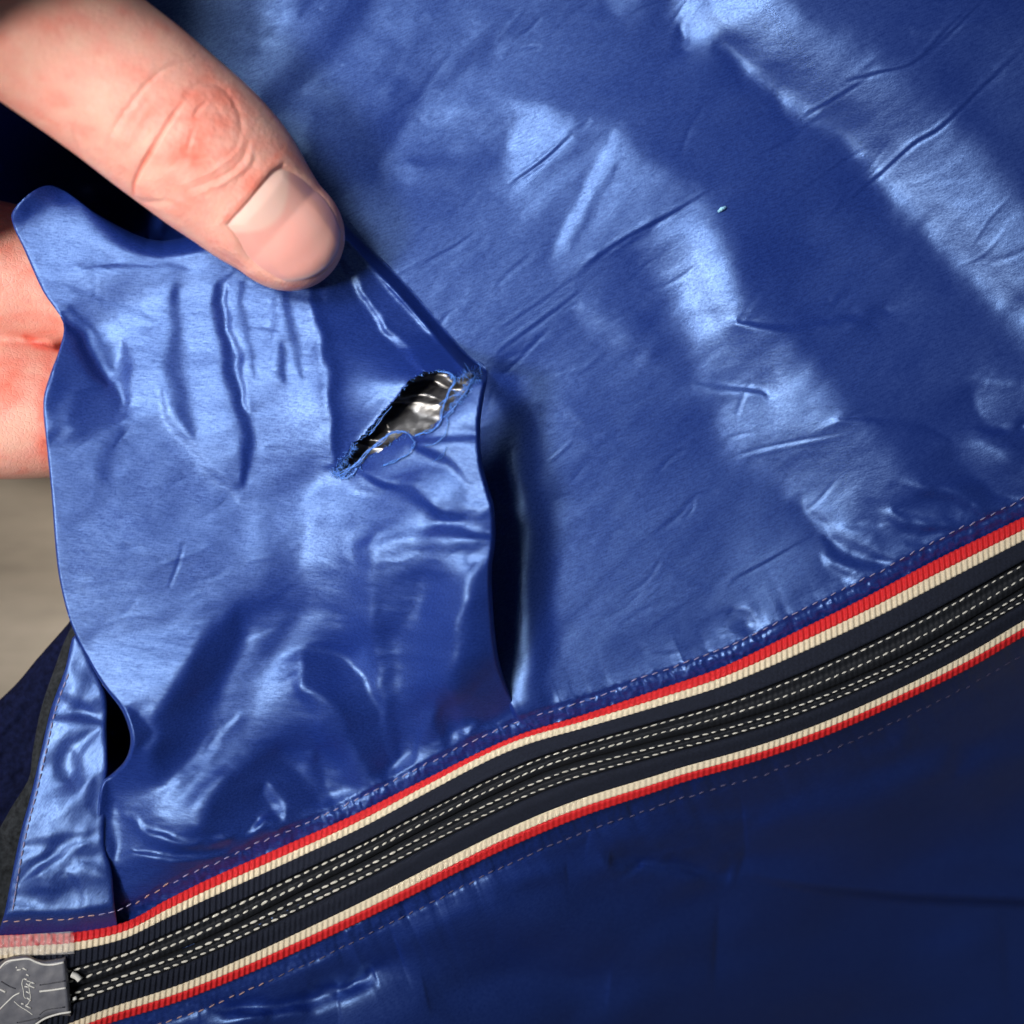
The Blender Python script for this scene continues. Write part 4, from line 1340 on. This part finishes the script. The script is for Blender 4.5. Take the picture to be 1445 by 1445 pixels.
# thumbnail: a thin curved plate
def thumb_top(px, py):
    A = axs
    d2 = (px[:, None] - A[None, :, 0]) ** 2 + (py[:, None] - A[None, :, 1]) ** 2
    dirv = tip - AX[-3, :2]; dirv /= np.hypot(*dirv)
    s_all = (A[:, 0] * dirv[0] + A[:, 1] * dirv[1])
    s_q = px * dirv[0] + py * dirv[1]
    o = np.argsort(s_all)
    f = lambda col: np.interp(s_q, s_all[o], A[o, col])
    cx, cy, cz, r = f(0), f(1), f(2), f(3)
    w = (px - cx) * -dirv[1] + (py - cy) * dirv[0]
    return cz + 0.82 * r * np.sqrt(np.clip(1 - (w / (r + 1e-6)) ** 2, 0.0, 1))


nu, nvn = 48, 48


def res(c, n):
    L = np.concatenate([[0], np.cumsum(np.hypot(*(c[1:] - c[:-1]).T))])
    return np.stack([np.interp(np.linspace(0, L[-1], n), L, c[:, 0]), np.interp(np.linspace(0, L[-1], n), L, c[:, 1])], 1)


a_, c_ = res(NAIL_A, nvn), res(NAIL_C, nvn)
d_, b2 = res(NAIL_D, nu), res(NAIL_B, nu)
u = np.linspace(0, 1, nu)[:, None, None]
v = np.linspace(0, 1, nvn)[None, :, None]
Q = (1 - u) * a_[None] + u * c_[None] + (1 - v) * d_[:, None] + v * b2[:, None] \
    - ((1 - u) * (1 - v) * a_[0] + u * (1 - v) * c_[0] + (1 - u) * v * a_[-1] + u * v * c_[-1])
qx, qy = Q[..., 0].ravel(), Q[..., 1].ravel()
uu = np.broadcast_to(u[..., 0], (nu, nvn)).ravel()
vv = np.broadcast_to(v[..., 0], (nu, nvn)).ravel()
zt = thumb_top(qx, qy)
# smooth plate: blend the finger's roundness with a flatter arc, edges sunk into the folds
e = np.minimum(np.minimum(vv, 1 - vv) * 6, uu * 7)
zn = zt - 4.0 + 4.2 * np.clip(e, 0, 1) + 3 * np.sin(np.pi * np.clip(vv, 0, 1)) * (0.4 + 0.6 * uu)
zn = zn + 5 * smooth(0.75, 1.0, uu) * np.sin(np.pi * vv) ** 0.5
top_v = P(qx, qy, zn)
bot_v = P(qx, qy, zn - 5)
ii, kk = np.meshgrid(np.arange(nu - 1), np.arange(nvn - 1), indexing='ij')
a0 = (ii * nvn + kk).ravel()
ft = np.stack([a0, a0 + nvn, a0 + nvn + 1, a0 + 1], 1)
N_ = nu * nvn
rim = [k for k in range(nvn)] + [i * nvn + nvn - 1 for i in range(1, nu)] + [(nu - 1) * nvn + k for k in range(nvn - 2, -1, -1)] + [i * nvn for i in range(nu - 2, 0, -1)]
rim = np.array(rim)
rn = np.roll(rim, -1)
fs = np.stack([rim, rn, rn + N_, rim + N_], 1)
nail = link_mesh("thumbnail", np.vstack([top_v, bot_v]), np.vstack([ft, ft[:, ::-1] + N_, fs]), M_nail, hand)
moon_line = 0.33 * np.sin(np.pi * np.clip(0.06 + vv * 0.94, 0, 1)) ** 0.7
moon = 1 - smooth(-0.02, 0.05, uu - moon_line)
moon = np.maximum(moon, 0.95 * smooth(0.93, 0.985, uu))
moon = np.maximum(moon, 0.30 * np.exp(-((vv - 0.72) / 0.13) ** 2))  # highlight streak painted lengthwise into the nail colour
at_ = nail.data.attributes.new("moon", 'FLOAT', 'POINT')
at_.data.foreach_set("value", np.concatenate([moon, moon]).astype(np.float32))
bm = bmesh.new(); bm.from_mesh(nail.data); bmesh.ops.recalc_face_normals(bm, faces=bm.faces); bm.to_mesh(nail.data); bm.free()

# unseen sleeve shape added to throw shade on the base of the thumb
sl = capsule_chain([(-180, -192, 300, 300), (-380, -300, 290, 350), (-760, -520, 240, 370), (-1150, -720, 210, 380)])
sl[:12, 3] = np.minimum(sl[:12, 3], 330)
n_ = len(sl)
sl[:, 3] += 7 * np.sin(np.arange(n_) * 0.9) + 4 * np.sin(np.arange(n_) * 2.3)
V, F = loft(sl[8:], 0.85, 48)
M_shade_sleeve = plain("shade_sleeve_cloth", (0.03, 0.032, 0.04), 0.85, 0.3, 0.0008, 0.0002)
sleeve = link_mesh("added_shade_sleeve", V, F, M_shade_sleeve, hand)
